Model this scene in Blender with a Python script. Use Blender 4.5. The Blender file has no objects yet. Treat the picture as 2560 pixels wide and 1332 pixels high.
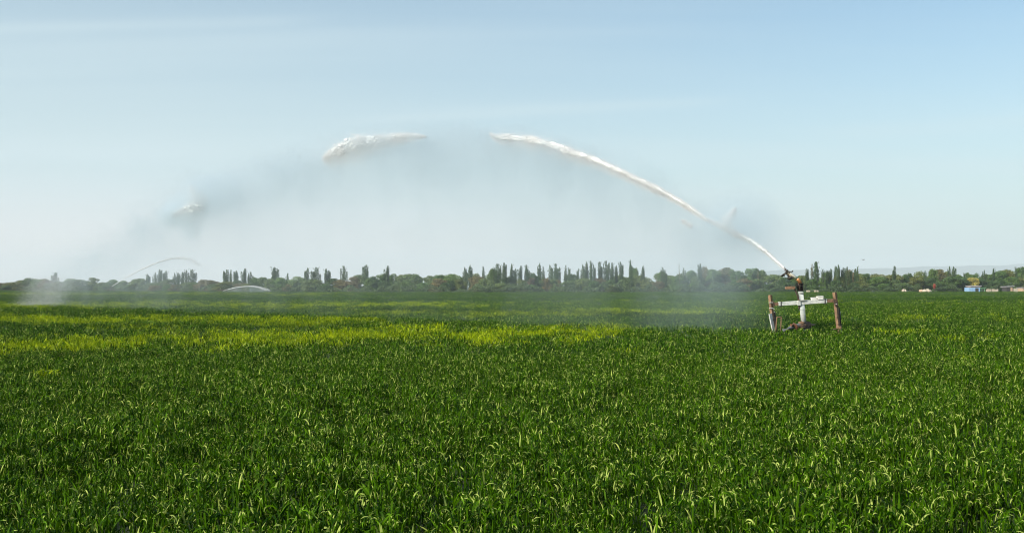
import bpy, bmesh, math, random
import numpy as np
from mathutils import Vector, Matrix
R = math.radians
sc = bpy.context.scene
col = sc.collection
random.seed(7)
rng = np.random.default_rng(7)

# ------------------------------------------------------------------ camera
F = 2745.0          # focal length in pixels of the 2560 px wide photograph
HZ = 718.0          # row of the true horizon
CAMZ = 1.95
camd = bpy.data.cameras.new('camera')
cam = bpy.data.objects.new('camera', camd); col.objects.link(cam); sc.camera = cam
camd.sensor_width = 36.0
camd.lens = 36.0 * F / 2560.0
camd.clip_start = 0.1; camd.clip_end = 60000
cam.location = (0, 0, CAMZ)
cam.rotation_euler = (R(90) + math.atan((HZ - 666) / F), 0, 0)

# ------------------------------------------------------------------ light
SUN_EL, SUN_AZ = R(29), R(236)        # azimuth clockwise from +Y: behind the camera, to the left
sun_dir = Vector((math.sin(SUN_AZ) * math.cos(SUN_EL), math.cos(SUN_AZ) * math.cos(SUN_EL), math.sin(SUN_EL)))
ld = bpy.data.lights.new('sun', 'SUN'); ld.energy = 5.0; ld.angle = R(0.5); ld.color = (1.0, 0.945, 0.84)
sun = bpy.data.objects.new('sun', ld); col.objects.link(sun)
sun.rotation_euler = sun_dir.to_track_quat('Z', 'Y').to_euler()

w = bpy.data.worlds.new('World'); sc.world = w; w.use_nodes = True
nt = w.node_tree; nt.nodes.clear()
def N(nt, t, **kw):
    n = nt.nodes.new(t)
    for k, v in kw.items(): setattr(n, k, v)
    return n
def L(nt, a, b): nt.links.new(a, b)
def M(nt, op, a, b=None, c=None, clamp=False):
    n = nt.nodes.new('ShaderNodeMath'); n.operation = op; n.use_clamp = clamp
    for i, v in enumerate((a, b, c)):
        if v is None: continue
        if isinstance(v, (int, float)): n.inputs[i].default_value = v
        else: nt.links.new(v, n.inputs[i])
    return n.outputs[0]
def mixc(nt, f, a, b, bt='MIX'):
    n = nt.nodes.new('ShaderNodeMix'); n.data_type = 'RGBA'; n.blend_type = bt
    for s, v in ((n.inputs[0], f), (n.inputs[6], a), (n.inputs[7], b)):
        if isinstance(v, (int, float)): s.default_value = v
        elif isinstance(v, tuple): s.default_value = (*v, 1) if len(v) == 3 else v
        else: nt.links.new(v, s)
    return n.outputs[2]
def smooth(nt, v, a, b, lo=0.0, hi=1.0):
    n = nt.nodes.new('ShaderNodeMapRange'); n.interpolation_type = 'SMOOTHSTEP'
    nt.links.new(v, n.inputs[0])
    n.inputs[1].default_value = a; n.inputs[2].default_value = b
    n.inputs[3].default_value = lo; n.inputs[4].default_value = hi
    return n.outputs[0]
sky = N(nt, 'ShaderNodeTexSky', sky_type='NISHITA'); sky.sun_disc = False
sky.sun_elevation = SUN_EL; sky.sun_rotation = SUN_AZ
sky.air_density = 1.0; sky.dust_density = 2.2; sky.ozone_density = 2.0; sky.altitude = 100
tc = N(nt, 'ShaderNodeTexCoord')
sep = N(nt, 'ShaderNodeSeparateXYZ'); L(nt, tc.outputs['Generated'], sep.inputs[0])
zc = M(nt, 'ADD', M(nt, 'MAXIMUM', sep.outputs[2], 0.0), 0.10)
cmb = N(nt, 'ShaderNodeCombineXYZ')
L(nt, M(nt, 'DIVIDE', sep.outputs[0], zc), cmb.inputs[0]); L(nt, M(nt, 'DIVIDE', sep.outputs[1], zc), cmb.inputs[1])
mp = N(nt, 'ShaderNodeMapping'); L(nt, cmb.outputs[0], mp.inputs[0])
mp.inputs['Rotation'].default_value = (0, 0, R(11)); mp.inputs['Scale'].default_value = (0.16, 1.15, 1); mp.inputs['Location'].default_value = (1.3, 0.4, 0)
nz = N(nt, 'ShaderNodeTexNoise'); L(nt, mp.outputs[0], nz.inputs['Vector']); nz.inputs['Scale'].default_value = 1.5; nz.inputs['Detail'].default_value = 5; nz.inputs['Roughness'].default_value = 0.5; nz.inputs['Distortion'].default_value = 0.5
mp2 = N(nt, 'ShaderNodeMapping'); L(nt, cmb.outputs[0], mp2.inputs[0]); mp2.inputs['Scale'].default_value = (0.16, 0.5, 1)
nz2 = N(nt, 'ShaderNodeTexNoise'); L(nt, mp2.outputs[0], nz2.inputs['Vector']); nz2.inputs['Scale'].default_value = 1.2; nz2.inputs['Detail'].default_value = 2
cl = smooth(nt, nz.outputs[0], 0.40, 0.72)
cl = M(nt, 'MULTIPLY', cl, smooth(nt, nz2.outputs[0], 0.3, 0.65))
veil = smooth(nt, sep.outputs[2], 0.27, 0.02, 0.07, 0.66)
lft = smooth(nt, sep.outputs[0], 0.42, -0.42, 0.0, 0.34)
# two long thin cirrus streaks: azimuth / elevation of their axis
azi = M(nt, 'DIVIDE', sep.outputs[0], M(nt, 'MAXIMUM', sep.outputs[1], .01)); elv = M(nt, 'DIVIDE', sep.outputs[2], M(nt, 'MAXIMUM', sep.outputs[1], .01))
def streak(a0, e0, a1, e1, wd, amp):
    ax = M(nt, 'ADD', M(nt, 'MULTIPLY', M(nt, 'SUBTRACT', azi, a0), (e1 - e0) / (a1 - a0)), e0)
    ax = M(nt, 'ADD', ax, M(nt, 'MULTIPLY', M(nt, 'SUBTRACT', nz.outputs[0], .5), .012))
    d = M(nt, 'DIVIDE', M(nt, 'SUBTRACT', elv, ax), wd); gsn = M(nt, 'EXPONENT', M(nt, 'MULTIPLY', M(nt, 'MULTIPLY', d, d), -1.0))
    ends = M(nt, 'MULTIPLY', smooth(nt, azi, a0, a0 + .12), smooth(nt, azi, a1, a1 - .10))
    return M(nt, 'MULTIPLY', M(nt, 'MULTIPLY', gsn, ends), amp)
stk = M(nt, 'ADD', streak(-.20, .150, .24, .172, .0050, .15), streak(-.62, .232, -.14, .246, .0060, .15))
stk = M(nt, 'ADD', stk, streak(.22, .135, .60, .160, .008, .12))
cf = M(nt, 'ADD', M(nt, 'ADD', M(nt, 'MULTIPLY', cl, 0.20), stk), M(nt, 'ADD', veil, lft), clamp=True)
hsv = N(nt, 'ShaderNodeHueSaturation'); L(nt, sky.outputs[0], hsv.inputs['Color'])
hsv.inputs['Saturation'].default_value = 1.06; hsv.inputs['Value'].default_value = 1.80
SKYS = 0.10
cloudc = (0.74 / SKYS, 0.89 / SKYS, 0.94 / SKYS)
bg = N(nt, 'ShaderNodeBackground'); bg.inputs[1].default_value = SKYS * .73
cyan = mixc(nt, 1.0, hsv.outputs[0], (.97, 1.05, .97), 'MULTIPLY')
skc = mixc(nt, cf, cyan, cloudc)
skc = mixc(nt, M(nt, 'MULTIPLY', smooth(nt, sep.outputs[2], .11, .0), smooth(nt, sep.outputs[0], .6, -.42, .0, 1.0)), skc, (.98 / SKYS, .93 / SKYS, .90 / SKYS))
L(nt, skc, bg.inputs[0])
wo = N(nt, 'ShaderNodeOutputWorld'); L(nt, bg.outputs[0], wo.inputs[0])

sc.view_settings.view_transform = 'Standard'; sc.view_settings.look = 'None'
sc.view_settings.exposure = 0.36; sc.view_settings.gamma = 1
cy = sc.cycles
cy.max_bounces = 6; cy.diffuse_bounces = 2; cy.glossy_bounces = 2; cy.transmission_bounces = 3
cy.volume_bounces = 2; cy.transparent_max_bounces = 8
cy.volume_step_rate = 1.0; cy.volume_max_steps = 256
cy.use_denoising = True; cy.filter_width = 1.05
cy.caustics_reflective = False; cy.caustics_refractive = False

# ------------------------------------------------------------------ helpers
def tag(o, label=None, cat=None, group=None, kind=None):
    if label: o['label'] = label
    if cat: o['category'] = cat
    if group: o['group'] = group
    if kind: o['kind'] = kind
    return o
def link(name, me, mat=None, parent=None):
    o = bpy.data.objects.new(name, me); col.objects.link(o)
    if mat and me is not None: me.materials.append(mat)
    if parent: o.parent = parent
    return o
def empty(name, loc, rz=0):
    o = bpy.data.objects.new(name, None); col.objects.link(o); o.location = loc; o.rotation_euler[2] = rz
    return o
def np_mesh(name, verts, faces_flat, k, smooth_=False):
    """verts Nx3, faces Mxk"""
    me = bpy.data.meshes.new(name)
    nv, nf = len(verts), len(faces_flat)
    me.vertices.add(nv); me.vertices.foreach_set('co', np.asarray(verts, dtype=np.float32).ravel())
    me.loops.add(nf * k); me.loops.foreach_set('vertex_index', np.asarray(faces_flat, dtype=np.int32).ravel())
    me.polygons.add(nf)
    me.polygons.foreach_set('loop_start', np.arange(0, nf * k, k, dtype=np.int32))
    if smooth_: me.polygons.foreach_set('use_smooth', np.ones(nf, dtype=bool))
    me.update(calc_edges=True); me.validate()
    return me
def mat(name):
    m = bpy.data.materials.new(name); m.use_nodes = True
    nt = m.node_tree; nt.nodes.clear()
    out = nt.nodes.new('ShaderNodeOutputMaterial')
    return m, nt, out
def noise(nt, scale, detail=3, rough=0.5, vec=None, dist=0.0):
    n = nt.nodes.new('ShaderNodeTexNoise'); n.inputs['Scale'].default_value = scale
    n.inputs['Detail'].default_value = detail; n.inputs['Roughness'].default_value = rough; n.inputs['Distortion'].default_value = dist
    if vec is not None: nt.links.new(vec, n.inputs['Vector'])
    return n.outputs[0]
def worn(name, c1, c2, c3=None, rough=0.6, metal=0.0, scale=9, lo=.42, hi=.6, bump=.25):
    m, nt, out = mat(name)
    tc = N(nt, 'ShaderNodeTexCoord'); v = tc.outputs['Object']
    c = mixc(nt, smooth(nt, noise(nt, scale, 6, .65, v), lo, hi), c1, c2)
    if c3: c = mixc(nt, smooth(nt, noise(nt, scale * 3.3, 4, .7, v), .55, .7), c, c3)
    p = N(nt, 'ShaderNodeBsdfPrincipled'); L(nt, c, p.inputs['Base Color'])
    p.inputs['Roughness'].default_value = rough; p.inputs['Metallic'].default_value = metal
    b = N(nt, 'ShaderNodeBump'); b.inputs['Strength'].default_value = bump; b.inputs['Distance'].default_value = .01
    L(nt, noise(nt, scale * 5, 5, .7, v), b.inputs['Height']); L(nt, b.outputs[0], p.inputs['Normal'])
    L(nt, p.outputs[0], out.inputs[0]); return m
def frame_from(d):
    d = Vector(d).normalized()
    up = Vector((0, 0, 1)) if abs(d.z) < .95 else Vector((0, 1, 0))
    x = d.cross(up).normalized(); y = x.cross(d).normalized()
    return x, y, d
class MB:
    def __init__(s): s.bm = bmesh.new()
    def beam(s, a, b, w, h, up=None, bev=.006, w2=None, h2=None):
        """rectangular bar from a to b; w = across (sideways), h = along up"""
        a, b = Vector(a), Vector(b); d = (b - a).normalized()
        u = Vector(up) if up else (Vector((0, 0, 1)) if abs(d.z) < .9 else Vector((0, 1, 0)))
        x = d.cross(u).normalized(); y = x.cross(d).normalized()
        w2 = w2 or w; h2 = h2 or h
        vs = []
        for p, ww, hh in ((a, w, h), (b, w2, h2)):
            for sx, sy in ((-1, -1), (1, -1), (1, 1), (-1, 1)):
                vs.append(s.bm.verts.new(p + x * sx * ww / 2 + y * sy * hh / 2))
        fs = [s.bm.faces.new([vs[i] for i in q]) for q in ((3, 2, 1, 0), (4, 5, 6, 7), (0, 1, 5, 4), (1, 2, 6, 5), (2, 3, 7, 6), (3, 0, 4, 7))]
        if bev:
            es = list({e for f in fs for e in f.edges})
            bmesh.ops.bevel(s.bm, geom=es, offset=bev, segments=2, affect='EDGES', profile=.5)
        return s
    def tube(s, pts, rad, n=16, cap=True):
        pts = [Vector(p) for p in pts]
        if isinstance(rad, (int, float)): rad = [rad] * len(pts)
        rings = []; px = None
        for i, p in enumerate(pts):
            d = (pts[min(i + 1, len(pts) - 1)] - pts[max(i - 1, 0)]).normalized()
            if px is None: x, y, _ = frame_from(d)
            else:
                x = (px - d * px.dot(d)).normalized(); y = d.cross(x)
            px = x
            rings.append([s.bm.verts.new(p + (x * math.cos(2 * math.pi * k / n) + y * math.sin(2 * math.pi * k / n)) * rad[i]) for k in range(n)])
        for a, b in zip(rings, rings[1:]):
            for k in range(n):
                f = s.bm.faces.new((a[k], a[(k + 1) % n], b[(k + 1) % n], b[k])); f.smooth = True
        if cap:
            s.bm.faces.new(rings[0][::-1]); s.bm.faces.new(rings[-1])
        return s
    def disc(s, c, axis, r, t, n=20):
        c, ax = Vector(c), Vector(axis).normalized()
        return s.tube([c - ax * t / 2, c + ax * t / 2], r, n)
    def blob(s, c, rx, ry, rz, seed=0, amp=.12):
        rr = random.Random(seed)
        ret = bmesh.ops.create_icosphere(s.bm, subdivisions=3, radius=1)
        ph = [rr.uniform(0, 6) for _ in range(6)]
        for v in ret['verts']:
            p = v.co.copy()
            k = 1 + amp * (math.sin(3 * p.x + ph[0]) + math.sin(4 * p.y + ph[1]) + math.sin(5 * p.z + ph[2]))
            v.co = Vector((c[0] + p.x * rx * k, c[1] + p.y * ry * k, c[2] + p.z * rz * k))
        for f in {f for v in ret['verts'] for f in v.link_faces}: f.smooth = True
        return s
    def build(s, name, m, parent=None, label=None):
        me = bpy.data.meshes.new(name); bmesh.ops.recalc_face_normals(s.bm, faces=s.bm.faces); s.bm.to_mesh(me); s.bm.free()
        o = link(name, me, m, parent)
        if parent: o.matrix_parent_inverse = Matrix.Translation(parent.location).inverted() if parent.rotation_euler[2] == 0 else parent.matrix_basis.inverted()
        if label: o['label'] = label
        return o
def at(px, py, Y):
    return Vector(((px - 1280) / F * Y, Y, CAMZ - (py - HZ) / F * Y))

# ------------------------------------------------------------------ ground + hills
m_ground, g, out = mat('soil')
tcg = N(g, 'ShaderNodeTexCoord')
c = mixc(g, noise(g, .8, 6, .6, tcg.outputs['Object']), (.018, .030, .010), (.04, .055, .018))
p = N(g, 'ShaderNodeBsdfPrincipled'); L(g, c, p.inputs['Base Color']); p.inputs['Roughness'].default_value = .95
L(g, p.outputs[0], out.inputs[0])
gb = bmesh.new()
bmesh.ops.create_grid(gb, x_segments=40, y_segments=40, size=9400)
me = bpy.data.meshes.new('ground'); gb.to_mesh(me); gb.free()
ground = tag(link('ground', me, m_ground), kind='structure')

m_hill, g, out = mat('hill_scrub')
tcg = N(g, 'ShaderNodeTexCoord')
c = mixc(g, noise(g, .004, 6, .6, tcg.outputs['Object']), (.12, .14, .13), (.17, .19, .19))
p = N(g, 'ShaderNodeBsdfPrincipled'); L(g, c, p.inputs['Base Color']); p.inputs['Roughness'].default_value = 1
L(g, p.outputs[0], out.inputs[0])
def hills(Y, prof, seed, depth):
    rr = np.random.default_rng(seed)
    n, k = 160, 14
    xs = np.linspace(prof[0][0], prof[-1][0], n)
    ys = np.interp(xs, [q[0] for q in prof], [q[1] for q in prof])
    ph = rr.uniform(0, 6, 8)
    ys = ys + .9 * np.sin(xs / 23 + ph[0]) + .5 * np.sin(xs / 9 + ph[1]) + .25 * np.sin(xs / 4 + ph[2])
    hgt = np.maximum(0, (HZ - ys) / F * Y + CAMZ)
    V = np.zeros((k, n, 3)); X = (xs - 1280) / F * Y
    for j in range(k):
        u = j / (k - 1)                   # front foot .. ridge .. back foot
        f = math.sin(u * math.pi) ** .8
        V[j, :, 0] = X; V[j, :, 1] = Y + (u - .5) * depth + 60 * np.sin(xs / 31 + u * 5)
        V[j, :, 2] = -2 + (hgt + 2) * f * (1 if j == k // 2 else 1 - .06 * (1 + np.sin(xs / 12 + u * 9 + ph[3])))
    idx = np.arange(n * k).reshape(k, n)
    fs = np.stack([idx[:-1, :-1], idx[:-1, 1:], idx[1:, 1:], idx[1:, :-1]], -1).reshape(-1, 4)
    o = link('hills', np_mesh('hills', V.reshape(-1, 3), fs, 4, True), m_hill); tag(o, kind='structure'); return o
hills(7600, [(1700, 719), (1900, 676), (2100, 674), (2230, 671), (2330, 674), (2450, 676), (2640, 674), (2900, 676)], 3, 700)
hills(8500, [(1500, 719), (1800, 690), (2060, 676), (2230, 669), (2390, 664), (2500, 663), (2600, 655), (2900, 640)], 5, 900)

# ------------------------------------------------------------------ crop
def yellow_field(X, Y, r):
    """real patches of yellowish plants in the field: 0..1 chance for a plant at X, Y"""
    px = 1280 + F * X / Y; py = HZ + (CAMZ - .5) * F / Y
    wob = 6 * np.sin(px / 90.0) + 4 * np.sin(px / 37.0 + 1)
    def band(yc, hw, x0, x1, amp, tilt=0.0):
        d = (py - (yc + tilt * (px - (x0 + x1) / 2) + wob * hw / 20)) / hw
        e = np.clip(np.minimum((px - x0), (x1 - px)) / 160 + .5, 0, 1)
        return amp * np.exp(-d ** 2 * 1.3) * e
    y = band(842, 16, -300, 1560, .80, -.018)
    y = np.maximum(y, band(796, 8, -300, 900, .7, .008))
    y = np.maximum(y, band(818, 5, 300, 760, .4))
    y = np.maximum(y, band(760, 7, -300, 1150, .50))
    y = np.maximum(y, band(779, 6, 840, 1800, .55, -.004))
    y = np.maximum(y, band(733, 3, -300, 900, .3))
    y = np.maximum(y, band(790, 7, 2060, 2800, .07))
    y = np.maximum(y, band(834, 6, 1800, 2700, .10))
    y = np.maximum(y, band(752, 5, 1200, 2700, .07))
    return np.clip(y + .0015 * (py > 860), 0, 1)
def dark_field(X, Y):
    px = 1280 + F * X / Y; py = HZ + (CAMZ - .5) * F / Y
    wob = 1.2 * np.sin(px / 140.0)
    d = np.exp(-((py - 745 - wob - .001 * px) / 2.2) ** 2) * .8
    d = np.maximum(d, np.exp(-((py - 778 - 2 * wob) / 6) ** 2) * .45 * (px < 1300))
    d = np.maximum(d, np.exp(-((py - 736 - wob) / 1.2) ** 2) * .4 * (px > 600))
    d = np.maximum(d, np.exp(-((py - 812 - 2 * wob) / 7) ** 2) * .6 * (px < 900))
    d = np.maximum(d, np.exp(-((py - 805 - 2 * wob) / 8) ** 2) * .45 * (px > 1500))
    return d
m_leaf, g, out = mat('wheat_leaf')
at_t = N(g, 'ShaderNodeAttribute', attribute_name='tone')
at_y = N(g, 'ShaderNodeAttribute', attribute_name='yellow', attribute_type='INSTANCER')
at_d = N(g, 'ShaderNodeAttribute', attribute_name='dull', attribute_type='INSTANCER')
geo = N(g, 'ShaderNodeNewGeometry')
c = mixc(g, at_t.outputs['Fac'], (.0045, .029, .0003), (.105, .232, .002))
c = mixc(g, smooth(g, at_t.outputs['Fac'], .80, 1.0), c, (.35, .42, .10))  # pale colour stands in for sun highlights on the leaves
yc = mixc(g, at_t.outputs['Fac'], (.17, .26, .001), (.47, .52, .005))
c = mixc(g, at_y.outputs['Fac'], c, yc)
c = mixc(g, M(g, 'MULTIPLY', at_d.outputs['Fac'], .6), c, (.012, .045, .004))
n1 = noise(g, .10, 3, .6, geo.outputs['Position'])
c = mixc(g, smooth(g, n1, .35, .65, 0, .35), c, mixc(g, 1.0, c, (.78, .84, .75), 'MULTIPLY'))
p = N(g, 'ShaderNodeBsdfPrincipled'); L(g, c, p.inputs['Base Color']); p.inputs['Roughness'].default_value = .55
p.inputs['Specular IOR Level'].default_value = .09; p.inputs['Specular Tint'].default_value = (1, .92, .5, 1)
tr = N(g, 'ShaderNodeBsdfTranslucent'); L(g, mixc(g, 1.0, c, (1.35, 1.25, .25), 'MULTIPLY'), tr.inputs[0])
mx = N(g, 'ShaderNodeMixShader'); mx.inputs[0].default_value = .16
L(g, p.outputs[0], mx.inputs[1]); L(g, tr.outputs[0], mx.inputs[2]); L(g, mx.outputs[0], out.inputs[0])

def clump(name, radius, nb, seg, wmin, wmax, lmin, lmax, hmin, hmax, stems, seed):
    r = np.random.default_rng(seed)
    a = r.uniform(0, 2 * np.pi, nb); rad = radius * np.sqrt(r.uniform(0, 1, nb))
    bx, by = rad * np.cos(a), rad * np.sin(a)
    az = r.uniform(0, 2 * np.pi, nb); h0 = r.uniform(hmin, hmax, nb)
    Ln = r.uniform(lmin, lmax, nb); W = r.uniform(wmin, wmax, nb) * (.75 + .5 * (Ln - lmin) / max(1e-6, lmax - lmin))
    phi0 = np.radians(r.uniform(58, 88, nb)); bend = np.radians(r.choice([12, 40, 85, 130, 165], nb, p=[.22, .28, .27, .17, .06]) * r.uniform(.7, 1.3, nb))
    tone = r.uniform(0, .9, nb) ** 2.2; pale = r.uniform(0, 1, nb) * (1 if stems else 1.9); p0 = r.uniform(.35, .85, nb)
    tw = r.uniform(-1.5, 1.5, nb); tw0 = r.uniform(-1.0, 1.0, nb)
    V = []; T = []; Fc = []
    P = np.stack([bx, by, h0], 1); step = Ln / seg
    for i in range(seg + 1):
        u = i / seg
        phi = phi0 - bend * u ** 1.6
        if i:
            P = P + np.stack([np.cos(az) * np.cos(phi), np.sin(az) * np.cos(phi), np.sin(phi)], 1) * step[:, None]
        side = np.stack([-np.sin(az), np.cos(az), np.zeros(nb)], 1)
        tang = np.stack([np.cos(az) * np.cos(phi), np.sin(az) * np.cos(phi), np.sin(phi)], 1)
        nor = np.cross(tang, side); ang = tw0 + tw * u
        sd = side * np.cos(ang)[:, None] + nor * np.sin(ang)[:, None]
        ww = W * (.45 + .75 * math.sin(min(1, u * 1.5) * math.pi / 2)) * (1 - u ** 2.6) * .5 + .0006
        V.append(P - sd * ww[:, None]); V.append(P + sd * ww[:, None]); tt = np.where(pale < .06, .98, np.where((pale < .34) & (u >= p0) , .96, tone)); T.append(tt); T.append(tt)  # some whole leaves and outer ends carry the painted highlight tone
    V = np.stack(V, 1)            # nb, 2(seg+1), 3
    T = np.stack(T, 1)
    base = np.arange(nb)[:, None] * (2 * (seg + 1))
    for i in range(seg):
        Fc.append(np.stack([base[:, 0] + 2 * i, base[:, 0] + 2 * i + 1, base[:, 0] + 2 * i + 3, base[:, 0] + 2 * i + 2], 1))
    V = V.reshape(-1, 3); T = T.reshape(-1); Fc = np.concatenate(Fc)
    if stems:
        ns = stems; a = r.uniform(0, 2 * np.pi, ns); rad = radius * np.sqrt(r.uniform(0, 1, ns)); x, y = rad * np.cos(a), rad * np.sin(a)
        th = r.uniform(0, np.pi, ns); wd = .005; hh = r.uniform(hmax * .8, hmax * 1.15, ns); lx = r.normal(0, .03, ns); ly = r.normal(0, .03, ns)
        S = np.stack([np.stack([x - wd * np.cos(th), y - wd * np.sin(th), 0 * x], 1), np.stack([x + wd * np.cos(th), y + wd * np.sin(th), 0 * x], 1),
                      np.stack([x + lx + wd * np.cos(th), y + ly + wd * np.sin(th), hh], 1), np.stack([x + lx - wd * np.cos(th), y + ly - wd * np.sin(th), hh], 1)], 1).reshape(-1, 3)
        Fs = np.arange(ns * 4).reshape(ns, 4) + len(V)
        V = np.concatenate([V, S]); T = np.concatenate([T, np.full(ns * 4, .35)]); Fc = np.concatenate([Fc, Fs])
    me = np_mesh(name, V, Fc, 4, True)
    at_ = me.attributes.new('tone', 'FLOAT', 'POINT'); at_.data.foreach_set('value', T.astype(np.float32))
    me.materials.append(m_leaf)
    return bpy.data.objects.new(name, me)
cc = bpy.data.collections.new('crop_clumps')
NA, NB_, NC = 8, 5, 5
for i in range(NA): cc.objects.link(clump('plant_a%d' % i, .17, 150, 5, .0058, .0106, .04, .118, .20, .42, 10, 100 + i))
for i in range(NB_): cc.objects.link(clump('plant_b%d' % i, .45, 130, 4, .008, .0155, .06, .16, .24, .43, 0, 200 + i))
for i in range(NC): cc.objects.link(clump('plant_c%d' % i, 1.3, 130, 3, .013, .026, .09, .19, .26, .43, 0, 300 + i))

pts = []; att = {k: [] for k in ('idx', 'rot', 'scl', 'yellow', 'dull', 'tx', 'ty')}
def scatter(d0, d1, dens, lo, n_var, smin, smax):
    """dens(D) points per square metre inside the wedge the camera can see, with a margin"""
    D = d0
    while D < d1:
        st = max(.5, D * .03); Dn = min(d1, D + st)
        half = (D + st) * .52 + 1.5
        n = rng.poisson(dens(D) * 2 * half * (Dn - D))
        x = rng.uniform(-half, half, n); y = rng.uniform(D, Dn, n)
        edge = np.interp(1280 + F * x / y, ex, ey) - 4
        k = y < edge; x, y = x[k], y[k]; n = len(x)
        yf = yellow_field(x, y, None)
        ye = (rng.uniform(0, 1, n) < yf).astype(float) * rng.uniform(.5, 1, n)
        big = .5 + .5 * np.sin(x * .9 + 1.3 * np.sin(y * .5)) * np.sin(y * .8 + 1.7 * np.sin(x * .6))
        big2 = .5 + .5 * np.sin(x * .31 + 2 * np.sin(y * .11)) * np.sin(y * .17 + 1.1 * np.sin(x * .2))
        s = rng.uniform(smin, smax, n) * (.86 + .14 * big + .10 * big2) * (1 + .06 * ye)
        pts.append(np.stack([x, y, np.zeros(n)], 1))
        att['idx'].append(lo + rng.integers(0, n_var, n)); att['rot'].append(rng.uniform(0, 6.283, n)); att['scl'].append(s)
        att['yellow'].append(ye); att['dull'].append(dark_field(x, y))
        att['tx'].append(rng.normal(0, .07, n)); att['ty'].append(rng.normal(0, .07, n))
        D = Dn
ex = [-400, 0, 275, 640, 1200, 1900, 2560, 3000]
ey = [580, 560, 500, 420, 350, 368, 430, 450]
scatter(3.5, 26, lambda D: 17 if D < 14 else 15, 0, NA, .64, 1.18)
scatter(26, 110, lambda D: 125 / D, NA, NB_, .78, 1.2)
scatter(110, 600, lambda D: 34 / D, NA + NB_, NC, .85, 1.15)
P = np.concatenate(pts)
me = bpy.data.meshes.new('wheat_crop'); me.vertices.add(len(P)); me.vertices.foreach_set('co', P.astype(np.float32).ravel())
for k, v in att.items():
    v = np.concatenate(v)
    if k == 'idx':
        a_ = me.attributes.new(k, 'INT', 'POINT'); a_.data.foreach_set('value', v.astype(np.int32))
    else:
        a_ = me.attributes.new(k, 'FLOAT', 'POINT'); a_.data.foreach_set('value', v.astype(np.float32))
me.materials.append(m_leaf)
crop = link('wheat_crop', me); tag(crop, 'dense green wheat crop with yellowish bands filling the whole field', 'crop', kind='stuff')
ng = bpy.data.node_groups.new('grow_crop', 'GeometryNodeTree')
ng.interface.new_socket('Geometry', in_out='INPUT', socket_type='NodeSocketGeometry')
ng.interface.new_socket('Geometry', in_out='OUTPUT', socket_type='NodeSocketGeometry')
gi = ng.nodes.new('NodeGroupInput'); go = ng.nodes.new('NodeGroupOutput')
ci = ng.nodes.new('GeometryNodeCollectionInfo'); ci.inputs[0].default_value = cc; ci.inputs[1].default_value = True; ci.inputs[2].default_value = True
ip = ng.nodes.new('GeometryNodeInstanceOnPoints'); ip.inputs['Pick Instance'].default_value = True
mtp = ng.nodes.new('GeometryNodeMeshToPoints')
def na(name, t):
    n = ng.nodes.new('GeometryNodeInputNamedAttribute'); n.data_type = t; n.inputs[0].default_value = name; return n.outputs[0]
L(ng, gi.outputs[0], mtp.inputs[0]); L(ng, mtp.outputs[0], ip.inputs['Points']); L(ng, ci.outputs[0], ip.inputs['Instance'])
L(ng, na('idx', 'INT'), ip.inputs['Instance Index'])
cx = ng.nodes.new('ShaderNodeCombineXYZ'); L(ng, na('tx', 'FLOAT'), cx.inputs[0]); L(ng, na('ty', 'FLOAT'), cx.inputs[1]); L(ng, na('rot', 'FLOAT'), cx.inputs[2])
L(ng, cx.outputs[0], ip.inputs['Rotation'])
cs = ng.nodes.new('ShaderNodeCombineXYZ')
sclo = na('scl', 'FLOAT')
for i in range(3): L(ng, sclo, cs.inputs[i])
L(ng, cs.outputs[0], ip.inputs['Scale']); L(ng, ip.outputs[0], go.inputs[0])
md = crop.modifiers.new('grow', 'NODES'); md.node_group = ng
print('crop points', len(P))

# ------------------------------------------------------------------ trees
def leaf_mat(name):
    m, g, out = mat(name)
    oi = N(g, 'ShaderNodeObjectInfo'); tcg = N(g, 'ShaderNodeTexCoord')
    a = N(g, 'ShaderNodeAttribute', attribute_name='tone')
    c = mixc(g, 1.0, oi.outputs['Color'], mixc(g, a.outputs['Fac'], (.62, .66, .60), (1.5, 1.42, 1.25)), 'MULTIPLY')
    c = mixc(g, smooth(g, noise(g, 3, 2, .5, tcg.outputs['Object']), .4, .65, 0, .5), c, mixc(g, 1.0, c, (1.25, 1.05, .8), 'MULTIPLY'))
    d = N(g, 'ShaderNodeBsdfPrincipled'); L(g, c, d.inputs['Base Color']); d.inputs['Roughness'].default_value = .6
    t = N(g, 'ShaderNodeBsdfTranslucent'); L(g, c, t.inputs[0])
    mx = N(g, 'ShaderNodeMixShader'); mx.inputs[0].default_value = .25
    L(g, d.outputs[0], mx.inputs[1]); L(g, t.outputs[0], mx.inputs[2]); L(g, mx.outputs[0], out.inputs[0]); return m
m_tree = leaf_mat('tree_leaf')
m_bark = worn('bark', (.10, .085, .06), (.20, .18, .14), rough=.9, scale=4)
m_pale = worn('pale_bark', (.30, .28, .23), (.42, .40, .34), rough=.9, scale=4)
def leaves(C, Nrm, size, r):
    """quads at centres C facing roughly Nrm"""
    n = len(C); rn = Nrm + r.normal(0, .75, (n, 3)); rn /= np.linalg.norm(rn, axis=1)[:, None]
    t = np.cross(rn, r.normal(0, 1, (n, 3))); t /= np.linalg.norm(t, axis=1)[:, None]; b = np.cross(rn, t)
    s1 = size * r.uniform(.6, 1.3, n)[:, None]; s2 = s1 * r.uniform(.45, .8, n)[:, None]
    V = np.stack([C - t * s1, C - b * s2, C + t * s1, C + b * s2], 1).reshape(-1, 3)
    return V, np.arange(4 * n).reshape(n, 4)
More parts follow.
